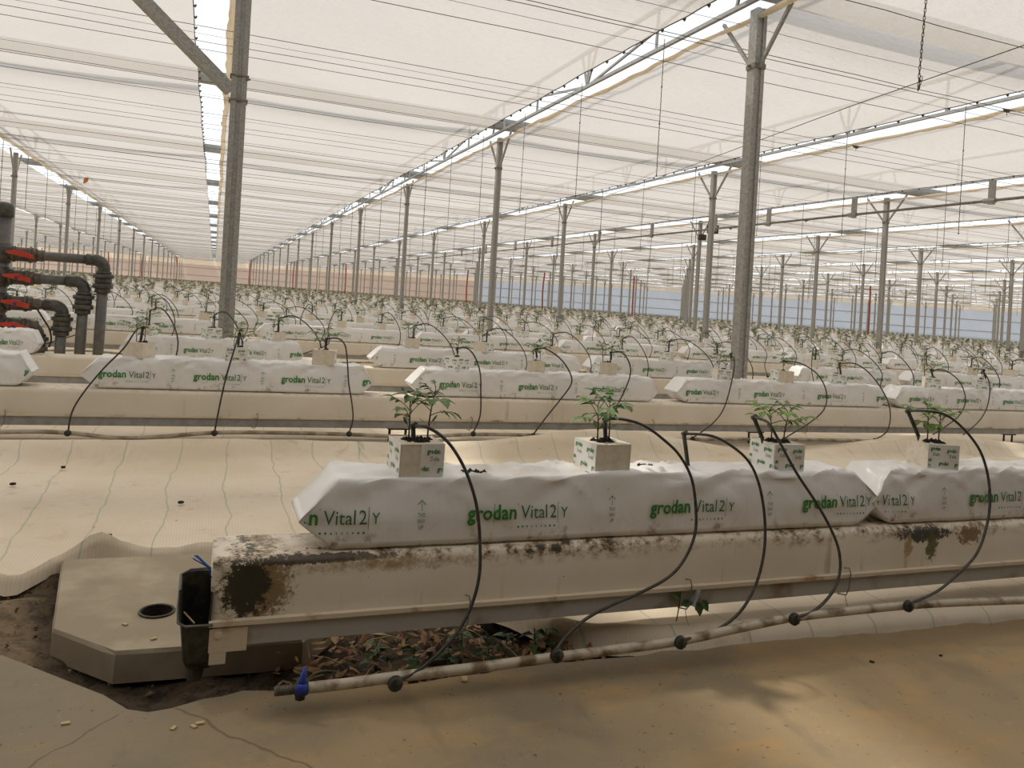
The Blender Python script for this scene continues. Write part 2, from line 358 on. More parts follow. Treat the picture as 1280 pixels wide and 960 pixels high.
edge = [(-3.5, 2.6), (-1.5, 2.10), (-0.8, 1.84), (-0.42, 1.63), (-0.302, 1.552), (-0.22, 1.475), (-0.165, 1.42), (-0.119, 1.367), (-0.08, 1.32), (-0.05, 1.302), (-0.016, 1.301),
        (0.03, 1.322), (0.09, 1.335), (0.136, 1.328), (0.22, 1.308), (0.347, 1.303), (0.60, 1.312), (0.94, 1.312), (1.3, 1.295), (1.87, 1.275), (3.0, 1.27), (6, 1.27)]
ed = []
for i in range(len(edge) - 1):
    (x0, y0), (x1, y1) = edge[i], edge[i + 1]; n = max(1, int(abs(x1 - x0) / 0.03))
    if x0 >= 2 or x0 < -0.9: n = 3
    for k in range(n):
        t = k / n; x = x0 + (x1 - x0) * t; y = y0 + (y1 - y0) * t
        ed.append((x, y + 0.012 * nz(x * 14, 1.7) + 0.006 * nz(x * 50, 5)))
ed.append(edge[-1])
path = MB(); nE = len(ed)
vs = [(x, y, GZ) for x, y in ed] + [(6, -4, GZ), (-3.5, -4, GZ)]; n = len(vs)
vs += [(x, y + 0.004, 0.0) for x, y, _ in vs]
path.add(vs, [tuple(reversed(range(n)))] + [(i, (i + 1) % n, n + (i + 1) % n, n + i) for i in range(n)])
tag(link('floor_concrete_path', path.mesh('floor_concrete_path', M_CONC)), kind='structure')

# woven mat: strips in x with a front edge that follows the kerb and rucks up on the left
FE = [(-12, 2.6), (-3.5, 2.25), (-0.9, 2.10), (-0.45, 1.98), (-0.36, 1.90), (-0.29, 2.02), (-0.215, 2.10), (-0.15, 2.075), (-0.09, 2.045), (0.0, 2.055), (0.2, 2.02), (0.46, 1.95), (0.58, 1.72), (0.63, 1.55),
      (0.70, 1.44), (0.80, 1.37), (0.94, 1.326), (1.3, 1.31), (1.87, 1.29), (3.0, 1.285), (6, 1.285), (140, 1.285)]
def fe(x):
    for i in range(len(FE) - 1):
        if FE[i][0] <= x <= FE[i + 1][0]:
            t = (x - FE[i][0]) / (FE[i + 1][0] - FE[i][0]); t = t * t * (3 - 2 * t) if FE[i + 1][0] < 1 else t
            return FE[i][1] + (FE[i + 1][1] - FE[i][1]) * t
    return 1.285
def mat_z(x, d, y):
    z = GZ + 0.006 * nz(x * 2.0, y * 3.0) + 0.003 * nz(x * 7, y * 9, 2)
    if x < 0.55:                                             # rucked left edge standing up behind the concrete footing
        h = 0.006 + 0.030 * math.exp(-((x + 0.215) / 0.055) ** 2) + 0.010 * math.exp(-((x + 0.0) / 0.08) ** 2) + 0.010 * nz(x * 14) + 0.005 * nz(x * 40, d * 30)
        z += h * math.exp(-((d - 0.022) / 0.030) ** 2) * min(1, (d + .001) / .02)
        if d < 0.02: z -= 0.03 * (1 - d / 0.02)
    else:                                                    # puffed roll of mat along the concrete edge
        h = 0.022 + 0.008 * nz(x * 2.4, 4)
        z += h * math.exp(-((d - 0.045) / 0.030) ** 2) - 0.028 * math.exp(-(d / 0.012) ** 2)
    yc = 3.15 + 0.09 * nz(x * 1.1, 1); rk = 0.12 * max(0, 0.55 + nz(x * 0.9 + 3, 7.0)) * math.exp(-((y - yc) / (0.05 if y < yc else 0.16)) ** 2)   # long ruck in front of the second row
    z += rk + 0.02 * math.exp(-((y - 2.82 - 0.08 * nz(x * 1.4, 9)) / 0.05) ** 2) * max(0, nz(x * 0.8, 3) + 0.35)
    return z
gm = MB()
xs = []; x = -3.4
while x < 7.0: xs.append(x); x += 0.022 if -0.75 < x < 2.2 else 0.06
xs = [-40, -20, -8] + xs + [9, 15, 30, 70, 140]
ds = [0, 0.006, 0.012, 0.02, 0.03, 0.04, 0.05, 0.06, 0.075, 0.09, 0.11, 0.14, 0.18] + [0.18 + 0.04 * i for i in range(1, 55)] + [2.6, 3.2, 4.5, 8, 20, 60, 130]
nX = len(xs)
for d in ds:
    for x in xs:
        y = fe(x) + d; gm.v.append((x, y + (0.006 * nz(x * 25, 8) if d < 0.02 else 0), mat_z(x, d, y) if d < 2.7 and abs(x) < 8 else GZ))
for j in range(len(ds) - 1):
    for i in range(nX - 1):
        a = j * nX + i; gm.f.append((a, a + 1, a + nX + 1, a + nX)); gm.m.append(0)
tag(link('floor_woven_mat', gm.mesh('floor_woven_mat', M_MAT, True)), kind='structure')

# concrete footing beside the pit, with its drain hole
ft = empty('concrete_footing', (0, 0, 0.04)); tag(ft, 'chamfered concrete footing slab with a round drain hole under the trough end', 'concrete slab')
outl = [(-0.285, 2.035), (-0.238, 1.640), (-0.120, 1.520), (0.205, 1.505), (0.275, 1.60), (0.275, 2.035)]
hx, hy, hr = -0.062, 1.685, 0.031
fm = MB(); ring = []; per = []
nr = 24
cxm, cym = hx, hy
def cast(ang):
    dx, dy = math.cos(ang), math.sin(ang); best = None
    for i in range(len(outl)):
        (x1, y1), (x2, y2) = outl[i], outl[(i + 1) % len(outl)]; ex, ey = x2 - x1, y2 - y1; den = dx * ey - dy * ex
        if abs(den) < 1e-9: continue
        t = ((x1 - cxm) * ey - (y1 - cym) * ex) / den; u = ((x1 - cxm) * dy - (y1 - cym) * dx) / den
        if t > 0 and -1e-6 <= u <= 1 + 1e-6 and (best is None or t < best): best = t
    return (cxm + dx * best, cym + dy * best)
angs = sorted([2 * math.pi * k / nr for k in range(nr)] + [math.atan2(y - cym, x - cxm) % (2 * math.pi) for x, y in outl])
for a in angs:
    ox, oy = cast(a); ix, iy = cxm + hr * math.cos(a), cym + hr * math.sin(a)
    j = 0.003 * nz(ox * 30, oy * 30)
    gx, gy = ox + (cxm - ox) * 0.02, oy + (cym - oy) * 0.02
    fm.v += [(ix, iy, 0.02), (ix, iy, 0.062), (gx, gy, 0.062), (ox + j, oy + j, 0.055), (ox, oy, 0.004)]
for i in range(len(angs)):
    a, b = i * 5, ((i + 1) % len(angs)) * 5
    for k in range(4): fm.f.append((a + k, b + k, b + k + 1, a + k + 1)); fm.m.append(0)
link('footing_body', fm.mesh('footing_body', M_CONCS), ft)
il = MB().tube([(hx, hy, 0.0), (hx, hy, 0.066)], 0.0302, 24, 0, False); link('drain_pipe', il.mesh('drain_pipe', M_SOILB, True), ft)
rg = MB(); circ = [(hx + 0.032 * math.cos(t), hy + 0.032 * math.sin(t), 0.064) for t in [2 * math.pi * k / 20 for k in range(21)]]
rg.tube(circ, 0.0028, 6); link('drain_ring', rg.mesh('drain_ring', M_BLACK, True), ft)
db = MB(); db.add([(hx + 0.033 * math.cos(2 * math.pi * k / 16), hy + 0.033 * math.sin(2 * math.pi * k / 16), 0.036) for k in range(16)], [tuple(range(16))])
link('drain_bottom', db.mesh('drain_bottom', M_SOILB), ft)

# ------------------------------------------------------------------ growing rows
ROWS = [1.36] + [v for k in range(28) for v in (3.42 + 3.43 * k, 3.42 + 3.43 * k + 1.27)]
ROWS = [y for y in ROWS if y < 92]
def row_range(y):
    x0 = 0.03 if y < 2 else -0.235 * y - 1.3
    return x0, min(1.50 * y + 1.4, 92 - y) if y > 2 else 2.9
TW = 0.14                                                   # trough width
def trough_mesh(x0, x1, heavy):
    m = MB(); prof = [(0.0, 0.212), (-0.001, 0.294), (0.001, 0.302), (0.006, 0.3085), (0.014, 0.312), (0.07, 0.3135), (0.126, 0.312), (0.135, 0.3075), (0.139, 0.30), (0.14, 0.212)]
    n = len(prof); L_ = [x0 + (x1 - x0) * k / 40 for k in range(41)] if heavy else [x0, x1]
    for xx in L_:
        for (yy, zz) in prof: m.v.append((xx, yy + (0.0012 * nz(xx * 6, zz * 20) if heavy else 0), zz + (0.001 * nz(xx * 8, yy * 30) if heavy else 0)))
    for i in range(len(L_) - 1):
        for k in range(n - 1): m.f.append((i * n + k, (i + 1) * n + k, (i + 1) * n + k + 1, i * n + k + 1)); m.m.append(0)
    m.f.append(tuple(range(n))); m.m.append(0); m.f.append(tuple(reversed([(len(L_) - 1) * n + k for k in range(n)]))); m.m.append(0)
    return m
for ri, y in enumerate(ROWS):
    x0, x1 = row_range(y)
    t = empty('growing_trough', (0, y, 0)); nm = ordn(ri + 1)
    tag(t, 'mould-stained cream trough at the front with an open left end' if ri == 0 else f'cream growing trough on a grey rail, {nm} row counted from the front', 'trough', 'growing troughs')
    if ri: t['group'] = 'growing troughs behind the first row'
    link('trough_body', trough_mesh(x0, x1, ri == 0).mesh('trough_body', M_TROUGH1 if ri == 0 else M_TROUGH, True), t)
    lp = MB(); lp.box((x0, -0.012, 0.204), (x1, 0.004, 0.212)); lp.box((x0, 0.136, 0.204), (x1, 0.152, 0.212))
    link('lip', lp.mesh('lip', M_LIP), t)
    rl = MB(); rl.box((x0, -0.004, 0.168), (x1, 0.004, 0.204)); rl.box((x0, 0.136, 0.168), (x1, 0.144, 0.204)); rl.box((x0, 0.004, 0.168), (x1, 0.136, 0.172))
    link('rail', rl.mesh('rail', M_RAIL1 if ri == 0 else M_RAIL), t)
    if ri < 9:
        xx = x0 + 0.9
        sm = MB(); sm.tube([(0, 0.05, 0.0), (0, 0.05, 0.17)], 0.006, 6, 0); sm.tube([(0.075, 0.05, 0.0), (0.075, 0.05, 0.17)], 0.006, 6, 0); sm.box((-0.01, 0.03, 0.155), (0.085, 0.07, 0.169))
        if ri == 1: xx = 0.79 - 2.0 * 1
        me = sm.mesh('support_stand', M_BLACK)
        while xx < x1:
            if inview(xx, y, 0.1, 200) and not (ri == 0 and xx < 1.0): link('support_stand', me, t, (xx, 0, 0))
            xx += 2.0
    if ri < 3:                                               # thin wire brackets over the rail that carry the hose
        bm_ = MB(); bm_.tube([(0, 0.004, 0.222), (0.004, -0.012, 0.226), (0.006, -0.015, 0.215), (0.004, -0.015, 0.18), (-0.002, -0.014, 0.166), (-0.014, 0.0, 0.165)], 0.0016, 5)
        bm_.tube([(-0.004, -0.012, 0.166), (-0.005, -0.02, 0.15), (-0.004, -0.028, 0.138)], 0.0007, 4)
        me = bm_.mesh('wire_bracket', M_STEELD)
        pos = [on_y(p, 750, y).x for p in (581, 855, 1052)] if ri == 0 else [on_y(p, 520, y).x for p in (5, 320, 588, 815, 1007)] if ri == 1 else [-0.3, 0.7, 1.7, 2.7, 3.7, 4.7]
        for px_ in pos: link('wire_bracket', me, t, (px_, 0, 0))
    if ri == 0:
        eb = MB(); eb.box((x0 + 0.002, -0.0075, 0.160), (x0 + 0.062, -0.004, 0.200)); eb.tube([(x0 + 0.016, -0.011, 0.190), (x0 + 0.016, -0.004, 0.190)], 0.006, 10); eb.box((x0 + 0.004, -0.007, 0.140), (x0 + 0.03, -0.004, 0.165))
        o = link('end_plate', eb.mesh('end_plate', M_LIP), t); o['label'] = 'rusty end plate bolted to the rail'
        gc = MB(); gc.bar((on_y(863, 745, y).x + .01, -0.009, 0.208), (on_y(863, 745, y).x - 0.004, -0.010, 0.172), 0.022, 0.003)
        gc.v = [tuple(v) for v in gc.v]; link('rail_clip', gc.mesh('rail_clip', M_ALU), t)

# supply hoses
def hose_obj(name, pts, r, mat, label, group=None, n=10):
    m = MB().tube(pts, r, n); o = link(name, m.mesh(name, mat, True)); tag(o, label, 'hose', group); return o
hp = [on_y(px, py, 1.25) for px, py in ((383, 860), (430, 855), (500, 845.5), (600, 834), (690, 822), (770, 812), (850, 801), (920, 786), (990, 772), (1060, 764), (1130, 757), (1200, 753), (1290, 750))]
hz = smooth_path(hp, 6) + [Vector((2.6, 1.25, 0.15)), Vector((3.4, 1.25, 0.13))]
hr0 = empty('supply_hose', (hp[0].x, 1.25, 0.1)); tag(hr0, 'dirty white supply hose on the concrete edge ending in a blue valve', 'hose')
off = Vector((-hp[0].x, -1.25, -0.1))
link('hose_pipe', MB().tube([p + off for p in hz], 0.0088, 14).mesh('hose_pipe', M_HOSE, True), hr0)
ax = (hp[0] - hp[1]).normalized()
def along(a): return Vector((0, 0, hp[0].z - 0.1)) + ax * a
vb = MB(); vb.tube([along(-0.002), along(0.004), along(0.014), along(0.018)], [0.010, 0.0125, 0.0125, 0.010], 14)
vb.tube([along(0.009) + Vector((0, 0, -0.016)), along(0.009) + Vector((0, 0, 0.016))], 0.008, 12)
vr = link('valve_body', vb.mesh('valve_body', M_BLACK, True), hr0)
hd = MB(); hd.tube([along(0.009) + Vector((0, -0.002, 0.004)), along(0.007) + Vector((0, -0.006, 0.018)), along(0.005) + Vector((0, -0.004, 0.036))], [0.008, 0.006, 0.003], 8)
hd.box(tuple(along(0.009) + Vector((-0.009, -0.014, -0.004))), tuple(along(0.009) + Vector((0.009, -0.010, 0.012))))
o = link('valve_handle', hd.mesh('valve_handle', M_BLUE, True), hr0); o['label'] = 'blue plastic valve handle'
bn = MB(); pr = []; rs = []
for k in range(9): pr += [along(0.018 + k * 0.0036), along(0.0205 + k * 0.0036)]; rs += [0.0082, 0.0066]
bn.tube(pr, rs, 12); link('threaded_end', bn.mesh('threaded_end', M_BRN), hr0)

for ri, y in enumerate(ROWS[1:], 1):
    if ri > 24: break
    x0, x1 = row_range(y); pts = []; x = x0
    while x < x1:
        pts.append(Vector((x, y - 0.045 + 0.004 * nz(x * 2, ri), 0.138 + 0.012 * math.cos((x - 0.79) * 2 * math.pi / 1.15 + ri) * (1 if ri > 1 else 0.9) + 0.005 * nz(x, ri)))); x += 0.12 if ri < 6 else 0.5
    if ri == 1:
        tr = [(-200, 547), (5, 540), (83, 541), (160, 548), (267, 541), (350, 541), (435, 543), (520, 546), (590, 543), (665, 544), (733, 547), (862, 549), (978, 549), (1091, 551), (1193, 552), (1300, 556), (1500, 566)]
        pts = smooth_path([on_y(a, b, y - 0.05) for a, b in tr], 5)
    hose_obj('supply_hose', pts, 0.0085 if ri < 6 else 0.012, M_HOSE2, f'thin beige supply hose slung below the {ordn(ri+1)} trough from the front', 'supply hoses below the troughs', 8 if ri < 6 else 4)

# ------------------------------------------------------------------ slabs with printed film
SD, SH, SB = 0.135, 0.123, 0.3145
def disp(x, z, sd):
    return 0.0034 * nz(x * 9, z * 12, sd) + 0.0016 * nz(x * 26 + z * 14, z * 20, sd + 3) - 0.0050 * max(0, 1 - abs(nz(x * 5 + z * 7, z * 3 - x * 1.5, sd + 20)) * 9) * min(1, max(0, z / 0.1)) + 0.010 * max(0, 1 - abs(nz(x * 4.2 - z * 5, z * 2, sd + 31)) * 5) * min(1, max(0, (z - 0.055) / 0.06))
def front_y(x, z, L, sd):
    e = min(x, L - x); y = 0.0
    lean = 0.006 * (z / SH)
    return y + lean + disp(x, z, sd) - 0.004 * math.sin(math.pi * min(1, max(0, z / SH))) + (0.004 if e < 0.05 else 0)
def ridge(v): return (1 - abs(v) * 2.2)
def slab_mesh(L, sd, hi=True, ledge=(0.06, 0.045)):
    m = MB()
    prof = []                                              # (s along y 0..1, z 0..1, which)
    c = 0.10
    for k in range(11): prof.append((0.0, 0.02 + 0.86 * k / 10, 'f'))
    for k in range(1, 6): a = math.pi / 2 * k / 6; prof.append((0.085 * (1 - math.cos(a)), 0.88 + 0.12 * math.sin(a), 't'))
    for k in range(7): prof.append((0.10 + 0.80 * k / 6, 1.0, 't'))
    for k in range(1, 5): a = math.pi / 2 * k / 5; prof.append((0.90 + 0.10 * math.sin(a), 0.88 + 0.12 * math.cos(a), 't'))
    for k in range(4): prof.append((1.0, 0.86 - 0.84 * k / 3, 'b'))
    n = len(prof)
    e0, e1 = ledge; xs_ = [0, 0.15 * e0, 0.4 * e0, 0.7 * e0, 0.93 * e0, e0 * 1.05]
    x = e0 * 1.25; st = 0.011 if hi else 0.06
    while x < L - e1 * 1.2: xs_.append(x); x += st
    xs_ += [L - e1 * 1.05, L - 0.93 * e1, L - 0.7 * e1, L - 0.4 * e1, L - 0.15 * e1, L]
    for x in xs_:
        ta = min(1, x / e0) if x < e0 else 1; tb = min(1, (L - x) / e1) if L - x < e1 else 1; t = min(ta, tb)
        tz = 0.03 + 0.97 * t ** 0.92; mid = 0.42
        for s_, z_, w_ in prof:
            zz = SH * (mid + (z_ - mid) * tz)
            yy = s_ * SD
            if w_ == 'f': yy = front_y(x, zz, L, sd)
            elif w_ == 'b': yy = SD - disp(x + 5, zz, sd)
            if w_ == 't' and t > 0.5:
                k_ = 0.0035 * nz(x * 6, s_ * 2.5, sd) + 0.0018 * ridge(nz(x * 11 + s_ * 3, s_ * 4, sd + 9)) * (1 if hi else .5) - 0.001
                k_ += 0.022 * max(0, ridge(nz(x * 7 - s_ * 4, s_ * 1.5, sd + 5)) - 0.74) * (1.5 if hi else 0)
                zz += k_ * min(1, (t - 0.5) * 2); 
                if s_ < 0.3: yy += (0.006 + front_y(x, SH, L, sd)) * 0.5 * (1 - s_ / 0.3) + 0.005 * nz(x * 8, 3, sd)
            m.v.append((x, yy, zz))
    for i in range(len(xs_) - 1):
        for k in range(n - 1): m.f.append((i * n + k, (i + 1) * n + k, (i + 1) * n + k + 1, i * n + k + 1)); m.m.append(0)
        m.f.append((i * n + n - 1, (i + 1) * n + n - 1, (i + 1) * n, i * n)); m.m.append(0)
    m.f.append(tuple(reversed(range(n)))); m.m.append(0); m.f.append(tuple((len(xs_) - 1) * n + k for k in range(n))); m.m.append(0)
    return m

def text2d(body, size, off=0.0, width=None, res=2, shear=0.0):
    cu = bpy.data.curves.new('t', 'FONT'); cu.body = body; cu.size = size; cu.offset = off; cu.resolution_u = res; cu.shear = shear
    ob = bpy.data.objects.new('t', cu); COL.objects.link(ob)
    dg = bpy.context.evaluated_depsgraph_get(); me = bpy.data.meshes.new_from_object(ob.evaluated_get(dg))
    v = [(p.co.x, p.co.y) for p in me.vertices]; f = [tuple(p.vertices) for p in me.polygons]
    bpy.data.objects.remove(ob); bpy.data.curves.remove(cu); bpy.data.meshes.remove(me)
    x0 = min(p[0] for p in v); x1 = max(p[0] for p in v); k = (width / (x1 - x0)) if width else 1
    return [((a - x0) * k, b) for a, b in v], f
def rect(x0, z0, x1, z1): return [(x0, z0), (x1, z0), (x1, z1), (x0, z1)], [(0, 1, 2, 3)]
T_G = text2d('grodan', 0.040, 0.0009, 0.099); T_V = text2d('Vital', 0.037, 0, 0.056); T_2 = text2d('2', 0.036, 0, 0.014); T_Y = text2d('Y', 0.029, 0, 0.015)
T_W = [text2d(s, 0.0105, 0, 0.014 if s != 'UP' else 0.009) for s in ('THIS', 'WAY', 'UP')]
T_R = text2d('o', 0.007, 0, 0.003)
def logo():
    parts = [(T_G, 0, 0, 0), (T_V, 0.108, 0, 1), (T_2, 0.170, 0, 1), (T_Y, 0.193, 0, 1), (rect(0.187, -0.010, 0.188, 0.030), 0, 0, 1), (rect(0.053, -0.010, 0.054, 0.030), 0, 0, 0), (T_R, 0.100, 0.026, 0)]
    for k in range(9):
        a = 0.0022 if k in (0, 1, 7, 8) else (0.0016 if k in (2, 6) else 0.0010)
        cx = 0.104 + k * 0.0095; c8 = [(cx + a * math.cos(t * math.pi / 4), -0.0155 + 0.0022 * math.sin(t * math.pi / 4)) for t in range(8)]
        parts.append(((c8, [tuple(range(8))]), 0, 0, 0))
    return parts
def arrow():
    ps = [(rect(0.0067, 0.0, 0.0075, 0.018), 0, 0, 1), (([(0.0, 0.010), (0.0071, 0.0175), (0.0071, 0.0195), (-0.001, 0.011)], [(0, 1, 2, 3)]), 0, 0, 1), (([(0.0142, 0.010), (0.0152, 0.011), (0.0071, 0.0195), (0.0071, 0.0175)], [(0, 1, 2, 3)]), 0, 0, 1)]
    for k, t in enumerate(T_W): ps.append((t, 0.0 if k < 2 else 0.0025, -0.011 - 0.0115 * k, 1))
    return ps
LOGO, ARROW = logo(), arrow()
def print_mesh(L, sd, start, pitch, ledge=(0.06, 0.045)):
    m = MB(); k = -1
    while start + k * pitch < L:
        sq = 0.022 if (k == -1 and sd == 3) else 0
        for set_, dx, bz in ((LOGO, start + k * pitch + sq, 0.046), (ARROW, start + k * pitch - 0.095 * pitch / 0.395, 0.066)):
            for (v, f), ox, oz, mi in set_:
                vv = []
                for a, b in v:
                    x = a + ox + dx; z = b + oz + bz; vv.append((x, front_y(x, z, L, sd) - 0.0030, z))
                def ok(q):
                    e = min((q[0] - 0.004) / ledge[0], (L - q[0] - 0.004) / ledge[1], 1)
                    return e > 0 and 0.42 - 0.42 * e < q[2] / SH < 0.42 + 0.52 * e
                ff = [q for q in f if all(ok(vv[i]) for i in q)]
                if ff: m.add(vv, ff, mi)
        k += 1
    return m

slabs = []                                                  # (row, x0, L)
def slab_runs(ri, y):
    if ri == 0: return [(0.165, 1.335), (1.475, 1.345)]
    if ri == 1:
        e = [(-1.95, -0.63), (-0.466, 0.69), (0.866, 2.174), (2.285, 3.735), (3.80, 5.13), (5.25, 6.6)]
        return [(a, b - a) for a, b in e]
    if ri == 2:
        pxs = [(-200, 46), (147, 379), (463, 730), (739, 926), (1000, 1128), (1140, 1300)]
        return [(on_y(a, 455, y).x, on_y(b, 455, y).x - on_y(a, 455, y).x) for a, b in pxs]
    x0, x1 = row_range(y); x = x0 + rnd(0, 1.3); out = []
    while x < x1 - 1.33:
        out.append((x, 1.31)); x += 1.31 + rnd(0.06, 0.20)
        if ri > 5 and R.random() < 0.04: x += 0.3
    return out
runs = [slab_runs(ri, y) for ri, y in enumerate(ROWS)]
mats2 = [M_INK, M_INKD]
shared = []
for k in range(4):
    st_ = [0.04, 0.20, 0.11, 0.29][k]
    shared.append((slab_mesh(1.31, 20 + k, False).mesh('slab_film', M_FILM, True), print_mesh(1.31, 20 + k, st_, 0.385).mesh('printed_lettering', mats2)))
sharedhi = [(slab_mesh(1.31, 30 + k, True).mesh('slab_film', M_FILM, True), print_mesh(1.31, 30 + k, [0.05, 0.22][k], 0.385).mesh('printed_lettering', mats2)) for k in range(2)]
n_slab = 0; stuff_slabs = []
ROW_WORD = lambda ri: 'front row' if ri == 0 else f'{ordn(ri+1)} row from the front'
for ri, y in enumerate(ROWS):
    vis = 0
    for (x, L) in runs[ri]:
        mid = x + L / 2
        if not (inview(x, y, 0.38, 30) or inview(x + L, y, 0.38, 30) or inview(mid, y, 0.38, 30)): continue
        vis += 1
        if n_slab >= 300: stuff_slabs.append((x, y, L)); continue
        n_slab += 1
        s = empty('growing_slab', (x, y + 0.012, SB), rnd(-0.004, 0.004) if ri > 1 else 0)
        if ri == 0:
            sd = 1 + 2 * vis; le = (0.062, 0.075) if vis == 1 else (0.055, 0.05)
            link('slab_film', slab_mesh(L, sd, True, le).mesh('slab_film', M_FILM, True), s)
            link('printed_lettering', print_mesh(L, sd, (0.471 - 0.165) if vis == 1 else (1.785 - 1.475), 0.395, le).mesh('printed_lettering', mats2), s)
        elif ri == 1:
            sd = 8 + 2 * vis; st_ = {2: 0.064, 3: 0.13, 4: 0.05}.get(vis, 0.1)
            link('slab_film', slab_mesh(L, sd, True).mesh('slab_film', M_FILM, True), s)
            link('printed_lettering', print_mesh(L, sd, st_, 0.395 * L / 1.31).mesh('printed_lettering', mats2), s)
        else:
            a = sharedhi[vis % 2] if ri == 2 else shared[R.randrange(4)]
            b = link('slab_film', a[0], s); b.scale = (L / 1.31, 1, 1)
            if ri < 16: b = link('printed_lettering', a[1], s); b.scale = (L / 1.31, 1, 1)
        lab = ['wrinkled white slab on the front trough with an open folded left end', 'white slab behind the front one, cut off by the right edge of the photo'][vis - 1] if ri == 0 \
            else f'white printed growing slab, {ordn(vis)} from the left on the {ROW_WORD(ri)}'
        tag(s, lab, 'growing slab', 'growing slabs in rows' if ri else 'growing slabs on the front trough')
if stuff_slabs:
    m = MB()
    for x, y, L in stuff_slabs:
        a, b = x + 0.06, x + L - 0.06; y0, y1 = y + .012, y + .147; zm = SB + .05
        m.add([(x, y0, zm), (x, y1, zm), (a, y0, SB), (a, y0, SB + SH), (a, y1, SB + SH), (a, y1, SB), (b, y0, SB), (b, y0, SB + SH), (b, y1, SB + SH), (b, y1, SB), (x + L, y0, zm), (x + L, y1, zm)],
              [(2, 6, 7, 3), (3, 7, 8, 4), (5, 4, 8, 9), (0, 2, 3), (0, 3, 4, 1), (1, 4, 5), (10, 7, 6), (10, 11, 8, 7), (11, 9, 8)])
    tag(link('distant_slabs', m.mesh('distant_slabs', M_FILM)), 'white growing slabs of the far rows run together toward the end wall', 'growing slabs', kind='stuff')

# ------------------------------------------------------------------ seedlings in blocks
def leaflet(m, base, d, nrm, ln, wd, mi, hi=True, droop=0.35):
    d = d.normalized(); side = d.cross(nrm).normalized(); nrm = side.cross(d).normalized()
    if hi:
        ks = [(0, 0.05), (0.14, 0.30), (0.26, 0.46), (0.36, 0.40), (0.48, 0.50), (0.62, 0.34), (0.74, 0.30), (0.88, 0.12), (1.0, 0.0)]
    else: ks = [(0, 0.03), (0.35, 0.46), (0.7, 0.30), (1.0, 0.0)]
    o = len(m.v)
    for t, w_ in ks:
        c = base + d * ln * t - Vector((0, 0, 1)) * droop * ln * t * t
        for s_ in (-1, 0, 1): m.v.append(tuple(c + side * s_ * wd * w_ + nrm * (abs(s_) * wd * w_ * 0.28)))
    for i in range(len(ks) - 1):
        for k in (0, 1): a = o + i * 3 + k; m.f.append((a, a + 1, a + 4, a + 3)); m.m.append(mi)
def leaf(m, base, az, elev, ln, r_, hi, ms, ml):
    d = Vector((math.cos(az) * math.cos(elev), math.sin(az) * math.cos(elev), math.sin(elev)))
    pts = [base]; p = base.copy(); dd = d.copy()
    for k in range(5):
        p = p + dd * ln * 0.14; pts.append(p.copy()); dd = (dd + Vector((0, 0, -0.13))).normalized()
    m.tube(pts, [0.0011, 0.001, 0.0009, 0.0008, 0.0007, 0.0005], 4 if hi else 3, ms, False)
    sd = dd.cross(Vector((0, 0, 1))).normalized(); nr_ = sd.cross(dd).normalized()
    lw = ln * 0.44
    leaflet(m, pts[-1], dd, nr_, lw * 1.05, lw * 0.66, ml, hi)
    for i, k in ((4, 0.92), (3, 0.72)):
        for s_ in (-1, 1):
            q = (dd * 0.55 + sd * s_ * 0.9 + Vector((0, 0, r_.uniform(-0.1, 0.2)))).normalized()
            leaflet(m, pts[i], q, nr_, lw * k * r_.uniform(.85, 1.05), lw * 0.58 * k, ml, hi)
def plant_stem(r_, base, h, hi, ms=0, ml=1):
    """one seedling: a stem mesh and a list of leaf meshes"""
    st = MB(); az0 = r_.uniform(0, 6.28); lean = Vector((math.cos(az0), math.sin(az0), 0)) * h * r_.uniform(0.04, 0.16)
    pts = [base + lean * (t * t) + Vector((0, 0, h * t)) for t in (0, .25, .5, .75, 1.0)]
    st.tube(pts, [0.0019, 0.0017, 0.0015, 0.0012, 0.0009], 6 if hi else 4, 0)
    leaves = []
    for s_ in (0, 1):                                        # seed leaves: slim, pointed
        q = MB(); a = az0 + s_ * math.pi + r_.uniform(-.4, .4); d = Vector((math.cos(a) * .45, math.sin(a) * .45, 0.85 - s_ * .3))
        q.tube([pts[1], pts[1] + d * 0.012], 0.0006, 3, 0, False)
        leaflet(q, pts[1] + d * 0.012, d, Vector((math.cos(a), math.sin(a), -.3)), 0.026, 0.011, 1, hi, 0.3); leaves.append(q)
    for k in range(7):
        q = MB(); t = 0.48 + 0.088 * k; b = base + lean * (t * t) + Vector((0, 0, h * t)); a = az0 + k * 2.4 + r_.uniform(-.4, .4)
        leaf(q, b, a, 0.62 + 0.06 * k + r_.uniform(-.25, .2), [0.066, 0.076, 0.074, 0.068, 0.056, 0.044, 0.032][k] * r_.uniform(.85, 1.12), r_, hi, 0, 1); leaves.append(q)
    return st, leaves
BW, BH = 0.084, 0.060
T_g = text2d('grodan', 0.0135, 0.0004, 0.026, 1); T_d = text2d('Delta', 0.0125, 0, 0.017, 1)
